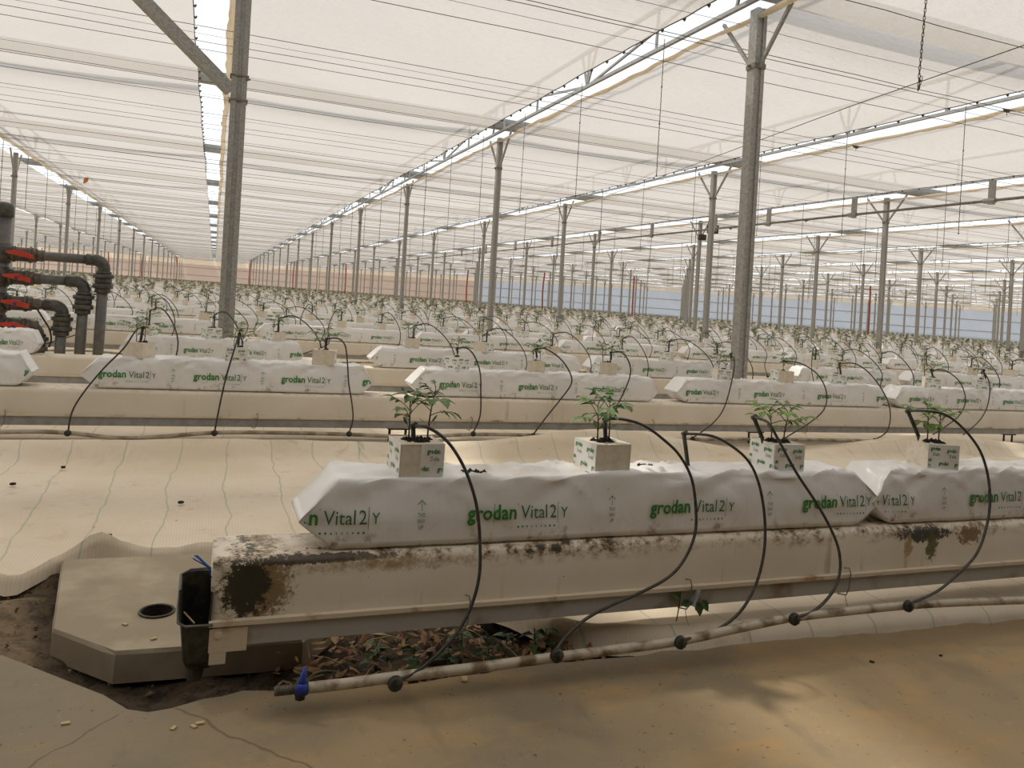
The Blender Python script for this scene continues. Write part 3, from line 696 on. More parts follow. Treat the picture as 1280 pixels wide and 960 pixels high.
def block_meshes(r_, plain, hi):
    b = MB(); h = BW / 2
    N_ = 6 if hi else 1
    for s_ in range(4):                                     # four slightly uneven side walls of mineral wool
        ca, sa = math.cos(s_ * math.pi / 2), math.sin(s_ * math.pi / 2)
        def fn(u, v):
            x = (u - .5) * 2 * (h - .0005); y = -(h - .0005) - (0.0012 * nz(u * 7, v * 5, s_) * (0 < u < 1) if hi else 0); z = BH * v
            return (x * ca - y * sa, x * sa + y * ca, z)
        b.grid(N_, N_, fn)
    b.add([(-h, -h, BH), (h, -h, BH), (h, h, BH), (-h, h, BH)], [(0, 1, 2, 3)])
    wr = MB(); pr = MB()
    for s_ in range(4):
        if s_ in plain: continue
        u0, u1 = plain_part.get(s_, (-1, 1)) if False else (-1.0, 1.0)
        if s_ == 0 and 'half' in plain: u0 = -0.08
        ca, sa = math.cos(s_ * math.pi / 2), math.sin(s_ * math.pi / 2)
        def P(u, z, e): x = u * h; y = -h - e; return (x * ca - y * sa, x * sa + y * ca, z)
        q = [P(u0, 0, .0012), P(u1, 0, .0012), P(u1, BH + .001, .0012), P(u0, BH + .001, .0012)]
        q += [P(u0, 0, 0), P(u1, 0, 0), P(u1, BH + .001, 0), P(u0, BH + .001, 0)]
        wr.add(q, [(0, 1, 2, 3), (7, 6, 5, 4), (3, 2, 6, 7), (1, 5, 6, 2), (0, 3, 7, 4)])
        for (tx, tz) in ((-0.036, 0.047), (0.008, 0.043), (-0.012, 0.011), (-0.058, 0.020), (0.030, 0.009)):
            for T, oz, ox, mi in ((T_g, 0, 0, 0), (T_d, -0.014, 0.008, 1)):
                if T is T_d and tz < 0.02: continue
                vv = [(a + tx + ox, bb + tz + oz) for a, bb in T[0]]
                ff = [q_ for q_ in T[1] if all(u0 * h + .001 < vv[i][0] < h - .001 and 0.001 < vv[i][1] < BH for i in q_)]
                if ff: pr.add([P(a / h, z, .0022) for a, z in vv], ff, mi)
    sl_ = MB()
    for k in range(26 if hi else 6):                        # crumbs of dark soil round the stems
        a = r_.uniform(0, 6.28); q = r_.uniform(0, 1) ** .7 * 0.028; s = r_.uniform(.003, .008); cx, cy = q * math.cos(a), q * math.sin(a) * .7
        sl_.add([(cx - s, cy - s, BH), (cx + s, cy - s * .8, BH), (cx + s * .9, cy + s, BH), (cx - s, cy + s, BH), (cx + r_.uniform(-s, s) * .5, cy, BH + s * r_.uniform(.7, 1.4))], [(0, 1, 4), (1, 2, 4), (2, 3, 4), (3, 0, 4)])
    return b, wr, pr, sl_
plain_part = {}
def make_seedling(seed, hi, plain, rowi, heights=(0.085, 0.09), leafmat=None):
    r_ = random.Random(seed); lm = leafmat or M_LEAF
    t = empty('tomato_seedling_block')
    b, wr, pr, sl_ = block_meshes(r_, plain, hi)
    link('mineral_wool_block', b.mesh('mineral_wool_block', M_WOOL), t)
    if wr.v:
        wo = link('paper_sleeve', wr.mesh('paper_sleeve', M_WRAP), t)
        if pr.v: link('sleeve_print', pr.mesh('sleeve_print', mats2), wo)
    link('soil_crumbs', sl_.mesh('soil_crumbs', M_SOILB), t)
    for k, hgt in enumerate(heights):
        sx_ = (-0.017, 0.019)[k] if len(heights) > 1 else 0
        st, lv = plant_stem(r_, Vector((sx_, r_.uniform(-.006, .006), BH)), hgt, hi)
        if hi:
            so_ = link('stem', st.mesh('stem', M_STEM, True), t)
            for q in lv: link('leaf', q.mesh('leaf', [M_STEM, lm], False), so_)
        else:
            for q in lv: st.add(q.v, q.f, 0); st.m[-len(q.f):] = q.m
            link('seedling', st.mesh('seedling', [M_STEM, lm]), t)
    return t
def copy_tree(o, parent=None):
    c = o.copy(); COL.objects.link(c); c.parent = parent
    for ch in list(kids.get(o.name, [])): copy_tree(ch, c)
    return c
kids = {}
def index_kids(o, allo):
    pass
BTOP = SB + SH - 0.001
r1b = [(516, 586, 0, 0.05, ('half', 2), (0.075, 0.100)), (752, 586, 0, 0.10, (0,), (0.078, 0.085)), (951, 577, 1, 0.0, (2,), (0.072, 0.078)), (1148, 577, 1, -0.25, (3, 2), (0.082, 0.075)), (1292, 574, 1, -0.1, (2,), (0.08, 0.08))]
labs = ['block with a half-torn sleeve and two seedlings at the left end of the front slab', 'plain beige-faced seedling block between the two other blocks of the front slab', 'white printed seedling block near the right end of the front slab',
        'bright green seedlings in a block at the left end of the second front slab', 'seedling block cut off by the right edge of the photo on the front row']
for k, (px, py, _, rz, plain, hh) in enumerate(r1b):
    p = on_z(px, py, BTOP + .003)
    t = make_seedling(100 + k, True, plain, 0, hh, M_LEAFL if k >= 2 else M_LEAF); t.location = (p.x, 1.437, BTOP + 0.001); t.rotation_euler.z = rz
    tag(t, labs[k], 'seedling', 'seedling blocks on the front row')
# prototypes for the second and third rows, and one-mesh ones for the rest
def tree_children(o): return [c for c in COL.objects if c.parent == o]
protos = []
for k in range(5):
    t = make_seedling(200 + k, False, [(0,), (0, 2), (3,), (1,), (0, 1)][k], 1, (rnd(.06, .09), rnd(.06, .09))[: 2 if k % 3 else 1] if k % 3 == 0 else (rnd(.06, .09), rnd(.06, .09)))
    protos.append(t)
    kids[t.name] = tree_children(t)
    for c in kids[t.name]: kids[c.name] = tree_children(c)
used = [False] * 5
simple_me = []
def simple_seed(seed, hts):
    r_ = random.Random(seed); b, wr, pr, sl_ = block_meshes(r_, [(0,), (0, 2), (3,), (1,), (0, 1), (0, 3)][seed % 6], False)
    m = MB(); m.add(b.v, b.f, 0); m.add(wr.v, wr.f, 1); m.add(sl_.v, sl_.f, 2)
    for k, hg in enumerate(hts):
        st, lv = plant_stem(r_, Vector(((-.016, .018)[k], 0, BH)), hg, False); m.add(st.v, st.f, 3)
        for q in lv: m.add(q.v, q.f, 3); m.m[-len(q.f):] = [3 + a for a in q.m]
    return m.mesh('tomato_seedling_block', [M_WOOL, M_WRAP, M_SOILB, M_STEM, M_LEAF])
for k in range(8): simple_me.append(simple_seed(300 + k, (rnd(.06, .095), rnd(.055, .09))))
r2x = [on_y(px, 455, 3.49).x for px in (24 - 60, 173, 296, 405, 571, 671, 759, 904, 979, 1051, 1167, 1232, 1330)]
n_seed = 5; far_pts = []; seeds_by_row = {}
for ri, y in enumerate(ROWS):
    if ri == 0: continue
    pos = []
    if ri == 1: pos = r2x[1:]
    else:
        for (x, L) in runs[ri]:
            for q in (0.17, 0.5, 0.83): pos.append(x + L * q + rnd(-.05, .05))
    vis = 0; seeds_by_row[ri] = []
    for x in pos:
        if not inview(x, y + .06, 0.5, 30) or (ri == 2 and proj(x, y, 0.5)[0] < 70): continue
        vis += 1; yy = y + 0.012 + SD / 2 + rnd(-.012, .012)
        if n_seed >= 300: far_pts.append((x, yy)); continue
        n_seed += 1; rz = rnd(-.75, .75) + (0.35 if x > y else 0)
        if ri <= 3:
            k = (vis * 3 + ri) % 5
            if not used[k]: o = protos[k]; used[k] = True
            else: o = copy_tree(protos[k])
            o.location = (x, yy, BTOP); o.rotation_euler.z = rz
            s = rnd(.95, 1.1); o.scale = (s, s, s)
        else: o = link('tomato_seedling_block', simple_me[R.randrange(8)], None, (x, yy, BTOP), rz)
        seeds_by_row[ri].append((x, yy))
        tag(o, f'tomato seedlings in a block, {ordn(vis)} from the left, {ordn(ri+1)} row back', 'seedling', 'seedling blocks in the rows behind')
m = MB(); tmpl = []
for k in range(6):
    r_ = random.Random(900 + k); t = MB()
    for pz in (-.02, .02):
        hg = r_.uniform(.06, .095); a0 = r_.uniform(0, 6)
        t.add([(pz - .0025, 0, BH), (pz + .0025, 0, BH), (pz + .002, .0, BH + hg), (pz - .002, .0, BH + hg)], [(0, 1, 2, 3)], 1)
        for j in range(8):
            a = a0 + j * 2.4; ln = r_.uniform(.04, .07); z0 = BH + hg * r_.uniform(.6, 1.05); z1 = z0 + r_.uniform(-.01, .02); ca, sa = math.cos(a), math.sin(a); w_ = .012
            t.add([(pz, 0, z0), (pz + ca * ln * .6 - sa * w_, sa * ln * .6 + ca * w_, z1), (pz + ca * ln, sa * ln, z1 - .012), (pz + ca * ln * .6 + sa * w_, sa * ln * .6 - ca * w_, z1)], [(0, 1, 2, 3)], 1)
    h_ = BW / 2
    t.add([(-h_, -h_, 0), (h_, -h_, 0), (h_, h_, 0), (-h_, h_, 0), (-h_, -h_, BH), (h_, -h_, BH), (h_, h_, BH), (-h_, h_, BH)], [(0, 1, 5, 4), (1, 2, 6, 5), (3, 0, 4, 7)], 0)
    t.add([(-.03, -.03, BH + .002), (.03, -.03, BH + .002), (.03, .03, BH + .002), (-.03, .03, BH + .002)], [(0, 1, 2, 3)], 2)
    tmpl.append(t)
for (x, yy) in far_pts:
    t = tmpl[R.randrange(6)]; a = R.uniform(0, 6.28); c, s = math.cos(a), math.sin(a); o = len(m.v)
    m.v.extend([(x + vx * c - vy * s, yy + vx * s + vy * c, BTOP + vz) for vx, vy, vz in t.v]); m.f.extend([tuple(i + o for i in q) for q in t.f]); m.m.extend(t.m)
tag(link('distant_seedlings', m.mesh('distant_seedlings', [M_WOOL, M_LEAFD, M_SOILB])), 'countless small tomato seedlings fading into the distance on the far rows', 'seedlings', kind='stuff')

# little heaps of spilt soil on the slabs
for px, py, lab in ((592, 588, 'spilt black soil on the front slab right of the torn-sleeve block'), (810, 582, 'spilt brown soil on the front slab right of the beige block'), (1187, 579, 'spilt dark soil beside the bright green seedlings')):
    p = on_z(px, py, BTOP + .004); mm = MB(); r_ = random.Random(px)
    for k in range(16):
        cx, cy, s = p.x + r_.uniform(-.024, .024), p.y + r_.uniform(-.01, .012), r_.uniform(.003, .007); z = BTOP - 0.001
        mm.add([(cx - s, cy - s, z), (cx + s, cy - s, z), (cx + s, cy + s, z), (cx - s, cy + s, z), (cx, cy, z + s * 1.4)], [(0, 1, 4), (1, 2, 4), (2, 3, 4), (3, 0, 4)])
    tag(link('spilt_soil', mm.mesh('spilt_soil', M_SOILB)), lab, 'soil', kind='stuff')

# ------------------------------------------------------------------ drip tubes
def button_mesh():
    m = MB(); pr = [(0.0, 0.004), (0.001, 0.010), (0.004, 0.0125), (0.010, 0.0125), (0.013, 0.010), (0.016, 0.004)]
    m.tube([(0, -a, 0) for a, _ in pr], [b for _, b in pr], 16)
    for k in range(8):
        a = k * math.pi / 4; m.bar((0.002 * math.cos(a), -0.0165, 0.002 * math.sin(a)), (0.011 * math.cos(a), -0.0125, 0.011 * math.sin(a)), 0.0016, 0.0016)
    return m
BUT = button_mesh().mesh('drip_button', M_BLACK)
def traced_tube(px, y0, y1, rad, label, stake=True, group=None, n=8):
    K = len(px); pts = []
    for i, (a, b) in enumerate(px): pts.append(on_y(a, b, y0 + (y1 - y0) * (i / (K - 1)) ** 0.8))
    st = pts[0].copy(); t = empty('drip_tube', st); tag(t, label, 'drip tube', group)
    k0 = 0
    if stake:
        pts[1].y = pts[0].y; k0 = 1
        sm = MB(); sm.tube([(0, 0, -0.012), (0, 0, 0.0), tuple(pts[1] - st)], [0.0012, rad * 1.5, rad * 1.5], 8)
        sm.tube([tuple(pts[1] - st + Vector((-rad, 0, -rad))), tuple(pts[1] - st + Vector((rad * 2.4, 0, rad)))], rad * 1.9, 8)
        link('stake', sm.mesh('stake', M_BLACK, True), t)
    sp = smooth_path(pts[k0:], 5)
    link('tube', MB().tube([p - st for p in sp], rad, n).mesh('tube', M_TUBE, True), t)
    b = link('drip_button', BUT, t, tuple(pts[-1] - st)); return t
T1 = [
 ([(517, 550), (520, 535), (530, 533), (545, 540), (562, 555), (578, 580), (590, 610), (597, 640), (600, 680), (599, 720), (590, 755), (575, 785), (550, 815), (520, 840), (493, 852)], 1.43, 1.236, 'black drip tube from the leftmost block looping down to the hose beside the blue valve'),
 ([(757, 552), (762, 526), (778, 524), (805, 532), (830, 550), (850, 570), (865, 600), (870, 640), (868, 670), (855, 700), (835, 722), (800, 741), (765, 756), (735, 772), (713, 790), (700, 805), (694, 817)], 1.43, 1.236, 'black drip tube arching from the beige block and trailing left below the trough'),
 ([(860, 583), (864, 545), (890, 545), (918, 560), (938, 580), (950, 610), (956, 650), (955, 690), (945, 730), (925, 765), (895, 788), (870, 796), (848, 801)], 1.44, 1.236, 'black drip tube from the bare stake between the second and third front blocks'),
 ([(953, 548), (952, 524), (960, 528), (972, 548), (995, 590), (1020, 628), (1038, 660), (1049, 690), (1049, 720), (1037, 745), (1015, 765), (990, 772)], 1.42, 1.236, 'black drip tube falling steeply from the white printed block to the hose'),
 ([(1148, 545), (1147, 516), (1160, 514), (1185, 520), (1210, 542), (1228, 570), (1237, 610), (1235, 650), (1222, 690), (1200, 715), (1170, 740), (1132, 756)], 1.43, 1.236, 'black drip tube arching right from the bright green seedlings')]
for px, a, b, lab in T1: traced_tube(px, a, b, 0.0031, lab, True, 'drip tubes on the front row', 10)
T2 = [
 [(176, 425), (178, 410), (170, 413), (155, 435), (130, 460), (105, 490), (90, 515), (85, 541)],
 [(298, 430), (299, 418), (295, 430), (283, 470), (275, 505), (268, 541)],
 [(407, 434), (409, 424), (422, 423), (431, 431), (434, 450), (436, 480), (440, 505), (441, 525), (436, 542)],
 [(572, 440), (573, 436), (583, 435), (593, 445), (600, 465), (601, 490), (600, 520), (591, 542)],
 [(671, 446), (672, 437), (682, 436), (700, 448), (712, 465), (714, 480), (700, 500), (680, 525), (666, 544)],
 [(764, 448), (766, 441), (778, 441), (787, 455), (787, 472), (775, 500), (760, 522), (748, 536), (733, 546)],
 [(914, 447), (917, 443), (918, 452), (915, 475), (905, 510), (890, 530), (865, 548)],
 [(980, 455), (982, 452), (1000, 454), (1022, 468), (1033, 490), (1030, 512), (1010, 530), (992, 541), (979, 549)],
 [(1051, 467), (1053, 455), (1070, 455), (1090, 470), (1108, 497), (1113, 520), (1108, 540), (1092, 550)],
 [(1166, 470), (1168, 463), (1183, 464), (1200, 478), (1207, 500), (1200, 518), (1185, 531), (1160, 547)],
 [(1232, 472), (1234, 464), (1237, 480), (1235, 505), (1225, 525), (1205, 543), (1193, 551)]]
for k, px in enumerate(T2): traced_tube(px, 3.47, 3.36, 0.0036, f'black drip tube, {ordn(k+1)} from the left on the second row from the front', True, 'drip tubes in the rows behind', 6)
gen = []
for k in range(6):
    r_ = random.Random(50 + k); m = MB(); rr_ = 0.0042
    m.tube([(0, 0, 0.0), (0, 0, 0.115)], 0.005, 5, 0)
    reach = r_.uniform(.10, .34) * (1 if k < 5 else -1); sw = r_.uniform(-.1, .3)
    pts = [Vector((0, 0, .11)), Vector((reach * .35, -.02, .13)), Vector((reach * .75, -.06, .06)), Vector((reach, -.10, -.05)), Vector((reach * .9, -.115, -.17)), Vector((reach * .9 - sw * .6, -.12, -.25)), Vector((reach * .9 - sw, -.125, -.295))]
    m.tube(smooth_path(pts, 3), rr_, 4, 0); e = pts[-1]; m.tube([e + Vector((0, .008, 0)), e + Vector((0, -.008, 0))], .013, 8, 0)
    gen.append(m.mesh('drip_tube', M_TUBE))
n_tube = 16
for ri in sorted(seeds_by_row):
    if ri == 1: continue
    for k, (x, yy) in enumerate(seeds_by_row[ri]):
        if n_tube >= 300 or ri > 14: break
        if R.random() < .12 and ri > 3: continue
        n_tube += 1
        o = link('drip_tube', gen[R.randrange(6)], None, (x + .01, yy - .01, BTOP + BH - .03))
        tag(o, f'black drip tube at the {ordn(k+1)} block from the left, {ordn(ri+1)} row back', 'drip tube', 'drip tubes in the rows behind')

# ------------------------------------------------------------------ posts with V braces
YL = [4.45 + 5.22 * k for k in range(19)]
COLX = [3.4 * k for k in range(-6, 19)]
def wall_ok(x, y): return y < 95 and x + y < 94
def post_meshes(h, s=0.07):
    p = MB(); a = s / 2
    prof = [(-a, -a), (a, -a), (a, a), (a * .35, a), (a * .35, a * .7), (-a * .35, a * .7), (-a * .35, a), (-a, a)]
    prof = [(-a, -a), (-a * .3, -a), (-a * .3, -a * .8), (a * .3, -a * .8), (a * .3, -a), (a, -a), (a, a), (-a, a)]
    n = len(prof)
    p.add([(x, y, z) for z in (0, h) for x, y in prof], [(i, (i + 1) % n, n + (i + 1) % n, n + i) for i in range(n)] + [tuple(reversed(range(n))), tuple(range(n, 2 * n))])
    br = []
    for s_ in (-1, 1): br.append(MB().bar((0, s_ * a, h - .40), (0, s_ * .40, h + .02), .022, .022))
    cl = MB(); cl.box((-a - .006, -a - .006, h - .42), (a + .006, a + .006, h - .385)); cl.box((-a - .03, -.006, h - .412), (-a, .006, h - .395))
    return p, br, cl
PM = {}
def place_post(x, y, h, s, label, group, braces=True, loc_lean=True):
    key = (round(h, 2), s)
    if key not in PM:
        p, br, cl = post_meshes(h, s); PM[key] = (p.mesh('post', M_STEEL), [b.mesh('brace', M_STEEL) for b in br], cl.mesh('collar', M_STEELD))
    t = empty('steel_post', (x, y, 0.05)); tag(t, label, 'post', group)
    # posts stand a touch out of plumb, leaning left
    t.rotation_euler = (-0.0055, -0.0150, 0)
    link('post_shaft', PM[key][0], t)
    if braces:
        for b in PM[key][1]: link('brace', b, t)
        link('collar', PM[key][2], t)
    return t
post_positions = []
line_word = {0: 'left', 1: 'right'}
for ci, cx in enumerate(COLX):
    cnt = 0
    for k, y in enumerate(YL):
        if not wall_ok(cx, y): continue
        if cx == 0:
            continue
        if cx < 0 and y < 12: continue
        if cx > 4 and y < 6 : continue
        topx = cx
        if not (inview(cx, y, 0.6, 40) or inview(cx, y, 2.9, 40)): continue
        cnt += 1; h = 2.93 if cx > 0 else (2.70 if cx == -3.4 else 2.80)
        xx = cx + 0.045; yy = y - 0.015
        if cx == -3.4: xx = -3.27; yy = y + 0.55
        side = 'right' if cx > 0 else 'left'
        nline = int(round(abs(cx) / 3.4))
        lab = f'grey post, {ordn(cnt)} from front, {ordn(nline)} post line {side} of the thick left post'
        if cx == 3.4 and k == 0: lab = 'tall nearest grey steel post right of centre with a V brace'
        place_post(xx, yy, h - 0.05, 0.083 if (k == 0 and cx == 3.4) else 0.066, lab, 'grey steel posts carrying the roof')
        post_positions.append((cx, y))
# the thick post at left with its slanting brace
t = empty('steel_post', (0.098, 5.40, 0.05)); tag(t, 'thick grey steel post left of centre with a long slanting brace', 'post'); t.rotation_euler = (-0.0055, -0.0175, 0)
p, br, cl = post_meshes(3.1, 0.098); link('post_shaft', p.mesh('post_shaft', M_STEEL), t)
for s_ in (): pass
sb = MB(); sb.bar((-.05, -.02, 1.965), (-1.10, -.45, 2.80), .055, .075); link('slanting_brace', sb.mesh('slanting_brace', M_STEEL), t)
cl = MB(); cl.box((-.058, -.055, 1.90), (.058, .055, 1.912)); cl.box((-.058, -.055, 2.06), (.058, .055, 2.07)); cl.tube([(.04, -.05, 2.045), (.066, -.06, 2.045)], .007, 8); link('collar', cl.mesh('collar', M_STEELD), t)
k = 0
for y in YL[2:]:
    if y > 92: break
    k += 1
    if k <= 6: place_post(on_y(283, 330, y).x, y, 2.88, 0.07, f'grey steel post standing behind the thick left post, {ordn(k)} one back', 'grey steel posts carrying the roof')

# red hoses hanging beside posts on a diagonal
for k, (x, y) in enumerate([(-9.9, 88), (-6.7, 88), (-3.4, 84), (3.4, 77), (6.8, 71), (10.2, 64), (13.6, 58.6), (17, 52.5), (20.4, 46.7), (23.8, 41), (30.6, 29.6)]):
    q = 1 if x > 0 else 1.15
    m = MB(); r_ = random.Random(k); b = r_.uniform(-.15, .15)
    pts = [Vector((b * math.sin(t * 3.0) + .06 * t, 0, 2.85 - 2.7 * t)) for t in [i / 8 for i in range(9)]]
    m.tube(pts, 0.05, 6); o = link('red_hose', m.mesh('red_hose', M_REDT, True), None, (x - 0.3, y - 0.25, 0))
    tag(o, f'faded red hose hanging from roof to crop beside a distant post, {ordn(k+1)} from the left', 'hose', 'red hanging hoses in the distance')

# ------------------------------------------------------------------ roof: shade cloth bays, wires, trusses, gutters
GAPL, GAPR = -0.31, 0.0                                     # gap beside every post line
wire_y = [5.0, 6.938, 8.926, 8.473, 10.5, 12.5, 15.0, 3.2, 3.9, 4.6, 5.07, 5.28, 5.58, 7.14, 7.36, 7.62, 8.84, 9.45, 9.58, 10.71, 11.20, 11.55, 12.36, 13.2, 13.7]
y = 14.5
while y < 93: wire_y += [y, y + 0.42]; y += 1.31
ysc = []; y = -1.4
while y < 94:
    ysc.append(y); y += 0.11 if 2 < y < 12 else (0.22 if y < 25 else 0.65)
ysc.append(94.5)
cols_all = [3.4 * k for k in range(-8, 19)]
def screen_z(x, y, u):
    z = 2.90 + 0.055 * u ** 3 - 0.03 * math.sin(math.pi * u)
    z += 0.010 * nz(x * 1.7, y * 2.2) + 0.006 * nz(x * 0.8 + 9, y * 6)
    if y < 22: z += 0.0045 * nz(x * 2.0, y * 13, 4)
    return z
for ci in range(len(cols_all) - 1):
    c0, c1 = cols_all[ci] + GAPR, cols_all[ci + 1] + (GAPL if cols_all[ci + 1] >= 0 else -0.52)
    ymax = min(94.5, 94 - max(c0, 0) + 4) if c0 > -5 else 94.5
    ys_ = [y for y in ysc if y <= ymax]; nxs = 26 if -4 < c0 < 11 else 10
    m = MB()
    for y in ys_:
        for i in range(nxs + 1):
            u = i / nxs
            wob0 = -0.018 + 0.030 * nz(y * 0.9, ci * 3.1) + 0.012 * nz(y * 3.2, ci); wob1 = 0.03 * nz(y * 0.55, ci * 5.7 + 2)
            x = c0 + wob0 + (c1 + wob1 - c0 - wob0) * u
            m.v.append((x, y, screen_z(x, y, u)))
    for j in range(len(ys_) - 1):
        for i in range(nxs): a = j * (nxs + 1) + i; m.f.append((a, a + 1, a + nxs + 2, a + nxs + 1)); m.m.append(0)
    sc_ = link('ceiling', m.mesh('ceiling', M_SCREEN, True)); tag(sc_, kind='structure')
    # rolled and drooping tan edge on the left side of the bay
    fl = MB(); yf = [y for y in ys_ if y > 1 and y < 70]
    for y in yf:
        wob0 = -0.018 + 0.030 * nz(y * 0.9, ci * 3.1) + 0.012 * nz(y * 3.2, ci); x = c0 + wob0; z = screen_z(x, y, 0) - .002
        dr = 0.038 + 0.035 * nz(y * 1.3, ci) + 0.03 * nz(y * 5, ci)
        for (dx, dz) in ((0, 0.0), (-0.030 + .02 * nz(y * 4, 2), -dr * .45), (-0.018 + .02 * nz(y * 7, 3), -dr), (0.012, -dr * .8), (0.030, -dr * .30), (0.016, -.002)): fl.v.append((x + dx, y, z + dz))
    for j in range(len(yf) - 1):
        for i in range(5): a = j * 6 + i; fl.f.append((a, a + 1, a + 7, a + 6)); fl.m.append(0)
    link('cloth_roll', fl.mesh('cloth_roll', M_FLAP, True), sc_)
    # black hooks and cable along the right edge of the bay
    if -4 < c0 < 14:
        hk = MB(); n_h = 0
        y = 4.0
        hkm = MB().tube([(0, 0, .0), (.012, 0, -.012), (.018, 0, .006)], .009, 5).mesh('edge_clip', M_BLACK)
        ce = MB(); cpts = []
        for y in ys_:
            if y > 1: wob1 = 0.03 * nz(y * 0.55, ci * 5.7 + 2); cpts.append((c1 + wob1, y, screen_z(c1 + wob1, y, 1) - .004))
        ce.tube(cpts, 0.005, 4); link('edge_cable', ce.mesh('edge_cable', M_WIRE), sc_)
        y = 4.3 if c0 > -1 else 5.5
        while y < 17:
            wob1 = 0.03 * nz(y * 0.55, ci * 5.7 + 2); link('edge_clip', hkm, sc_, (c1 + wob1, y, screen_z(c1, y, 1) - .006)); y += 0.30

for k, y in enumerate(sorted(wire_y)):
    xa, xb = -0.24 * y - 2.2, min(1.55 * y + 3, 94 - y)
    if y > 30: xa = min(xa, -12)
    r = 0.0029 if y < 12 else (0.0042 if y < 25 else 0.0055)
    if k % 3 == 2: r *= .6
    m = MB(); nn = 24
    m.tube([(xa + (xb - xa) * i / nn, y + .01 * nz(i, k), 2.862 + 0.012 * nz(i * .7, k * 3.3)) for i in range(nn + 1)], r, 4)
    tag(link('support_wire', m.mesh('support_wire', M_WIRE)), f'thin dark wire under the shade cloth, {ordn(k+1)} from the front', 'wire', 'support wires under the shade cloth')

# trusses along the post lines
for ci, cx in enumerate(cols_all):
    if cx < -14 or cx == 0: continue
    y1 = min(92, 93 - max(cx, 0))
    if y1 < 8: continue
    t = empty('roof_truss', (cx - 0.03, 0, 0)); tag(t, f'grey lattice truss, {("line of the thick left post" if cx == 0 else ordn(int(round(abs(cx)/3.4))) + (" line to its right" if cx > 0 else " line to its left"))}', 'truss', 'lattice trusses above the post lines')
    ya = 2.0 if abs(cx) < 8 else 4.5
    if cx == 0: ya = 5.0
    far_t = cx > 15 or cx < -5
    w0 = .03
    link('bottom_chord', MB().bar((0, ya, 3.00), (0, y1, 3.00), w0, w0).mesh('bottom_chord', M_STEEL), t)
    link('top_chord', MB().bar((0, ya, 3.36), (0, y1, 3.36), w0, w0).mesh('top_chord', M_STEEL), t)
    st = MB()
    segs = []
    y = 4.45 - 5.22
    while y < y1:
        Lb = 5.22
        for a, b in (((y, 3.36), (y + Lb / 2, 3.0)), ((y + Lb / 2, 3.0), (y + Lb, 3.36)), ((y + Lb * .25, 3.0), (y + Lb * .25, 3.36)), ((y + Lb * .75, 3.0), (y + Lb * .75, 3.36)),
                     ((y + Lb / 2, 3.0), (y + Lb / 2 - .17, 3.36)), ((y + Lb / 2, 3.0), (y + Lb / 2 + .17, 3.36)), ((y + Lb / 2, 3.0), (y + Lb / 2, 3.36)), ((y + .22, 3.0), (y + .12, 3.36)), ((y - .22, 3.0), (y - .12, 3.36))):
            if max(a[0], b[0]) < y1 and min(a[0], b[0]) > ya: segs.append((a, b))
        y += Lb
    near = [s for s in segs if s[0][0] < 21 and 0 < cx < 11]
    for a, b in near: link('strut', MB().bar((0, a[0], a[1]), (0, b[0], b[1]), .02, .02).mesh('strut', M_STEEL), t)
    for a, b in segs:
        if (a, b) not in near: st.bar((0, a[0], a[1]), (0, b[0], b[1]), .02, .02)
    if st.v: o = link('distant_struts', st.mesh('distant_struts', M_STEEL), t); o['kind'] = 'stuff'

# metal rain gutters across, above the cloth
for k, y in enumerate(YL):
    xa, xb = -16 - .1 * y, min(1.5 * y + 6, 93 - y)
    if xb < 0: break
    m = MB(); prof = [(-.11, 3.57), (-.10, 3.52), (-.06, 3.47), (.06, 3.47), (.10, 3.52), (.11, 3.57), (.115, 3.57), (.105, 3.515), (.065, 3.455), (-.065, 3.455), (-.105, 3.515), (-.115, 3.57)]
    prof = [(a, b - .385) for a, b in prof]; n = len(prof)
    m.add([(x, y + .08 + a, b) for x in (xa, xb) for a, b in prof], [(i, (i + 1) % n, n + (i + 1) % n, n + i) for i in range(n)] + [tuple(reversed(range(n))), tuple(range(n, 2 * n))])
    tag(link('rain_gutter', m.mesh('rain_gutter', M_ALU)), f'grey rain gutter above the cloth, {ordn(k+1)} cross line from the front', 'gutter', 'rain gutters above the shade cloth')

# hanging strings and the nearest chain
cnt = 0
for cx in [3.4 * k for k in range(-3, 12)]:
    y = 5.447 if cx > 0 else 15.6; j = 0
    if cx in (0,): continue
    while y < 34 and j < 14:
        x = cx - .14
        if inview(x, y, 2.7, 10) and cx + y < 60:
            cnt += 1; j += 1
            m = MB(); zb = (1.88 if abs(cx - 3.4) < .1 and y < 6 else 1.80 + .15 * nz(y, cx)); r = .0035 if y < 12 else .0055
            if y < 9 and cx < 7:
                pts = [(0.002 * math.sin(i * 2.6), 0.002 * math.cos(i * 2.6), -(2.99 - zb) * i / 60) for i in range(61)]; m.tube(pts, .0032, 4)
            else: m.tube([(0, 0, 0), (0, 0, -(2.99 - zb))], r, 4)
            for q in (.35, .62, 1.0): m.tube([(0, 0, -(2.99 - zb) * q + .006), (0, 0, -(2.99 - zb) * q - .006)], r * 1.9, 5)
            o = link('hanging_string', m.mesh('hanging_string', M_WIRE), None, (x, y, 2.99)); o.rotation_euler = (-.006, -.012, 0)
            tag(o, f'hanging string, {ordn(j)} from front, {ordn(int(round(abs(cx)/3.4)))} gap {"right" if cx>0 else "left"} of the thick post', 'string', 'strings hanging from the roof gaps')
        y += 1.5 if y < 12 else 1.9
ch = empty('hanging_chain', (3.32, 3.0, 2.03)); tag(ch, 'rusty link chain hanging at the top right of the photo', 'chain')
lk = MB(); q = [(0.0055 * math.sin(a), 0, 0.0095 * math.cos(a) + (0.004 if math.cos(a) > 0 else -.004)) for a in [2 * math.pi * i / 12 for i in range(13)]]; lk.tube(q, .0021, 5, 0, False)
lkm = lk.mesh('chain_link', M_BRN, True)
z = 0.0; i = 0
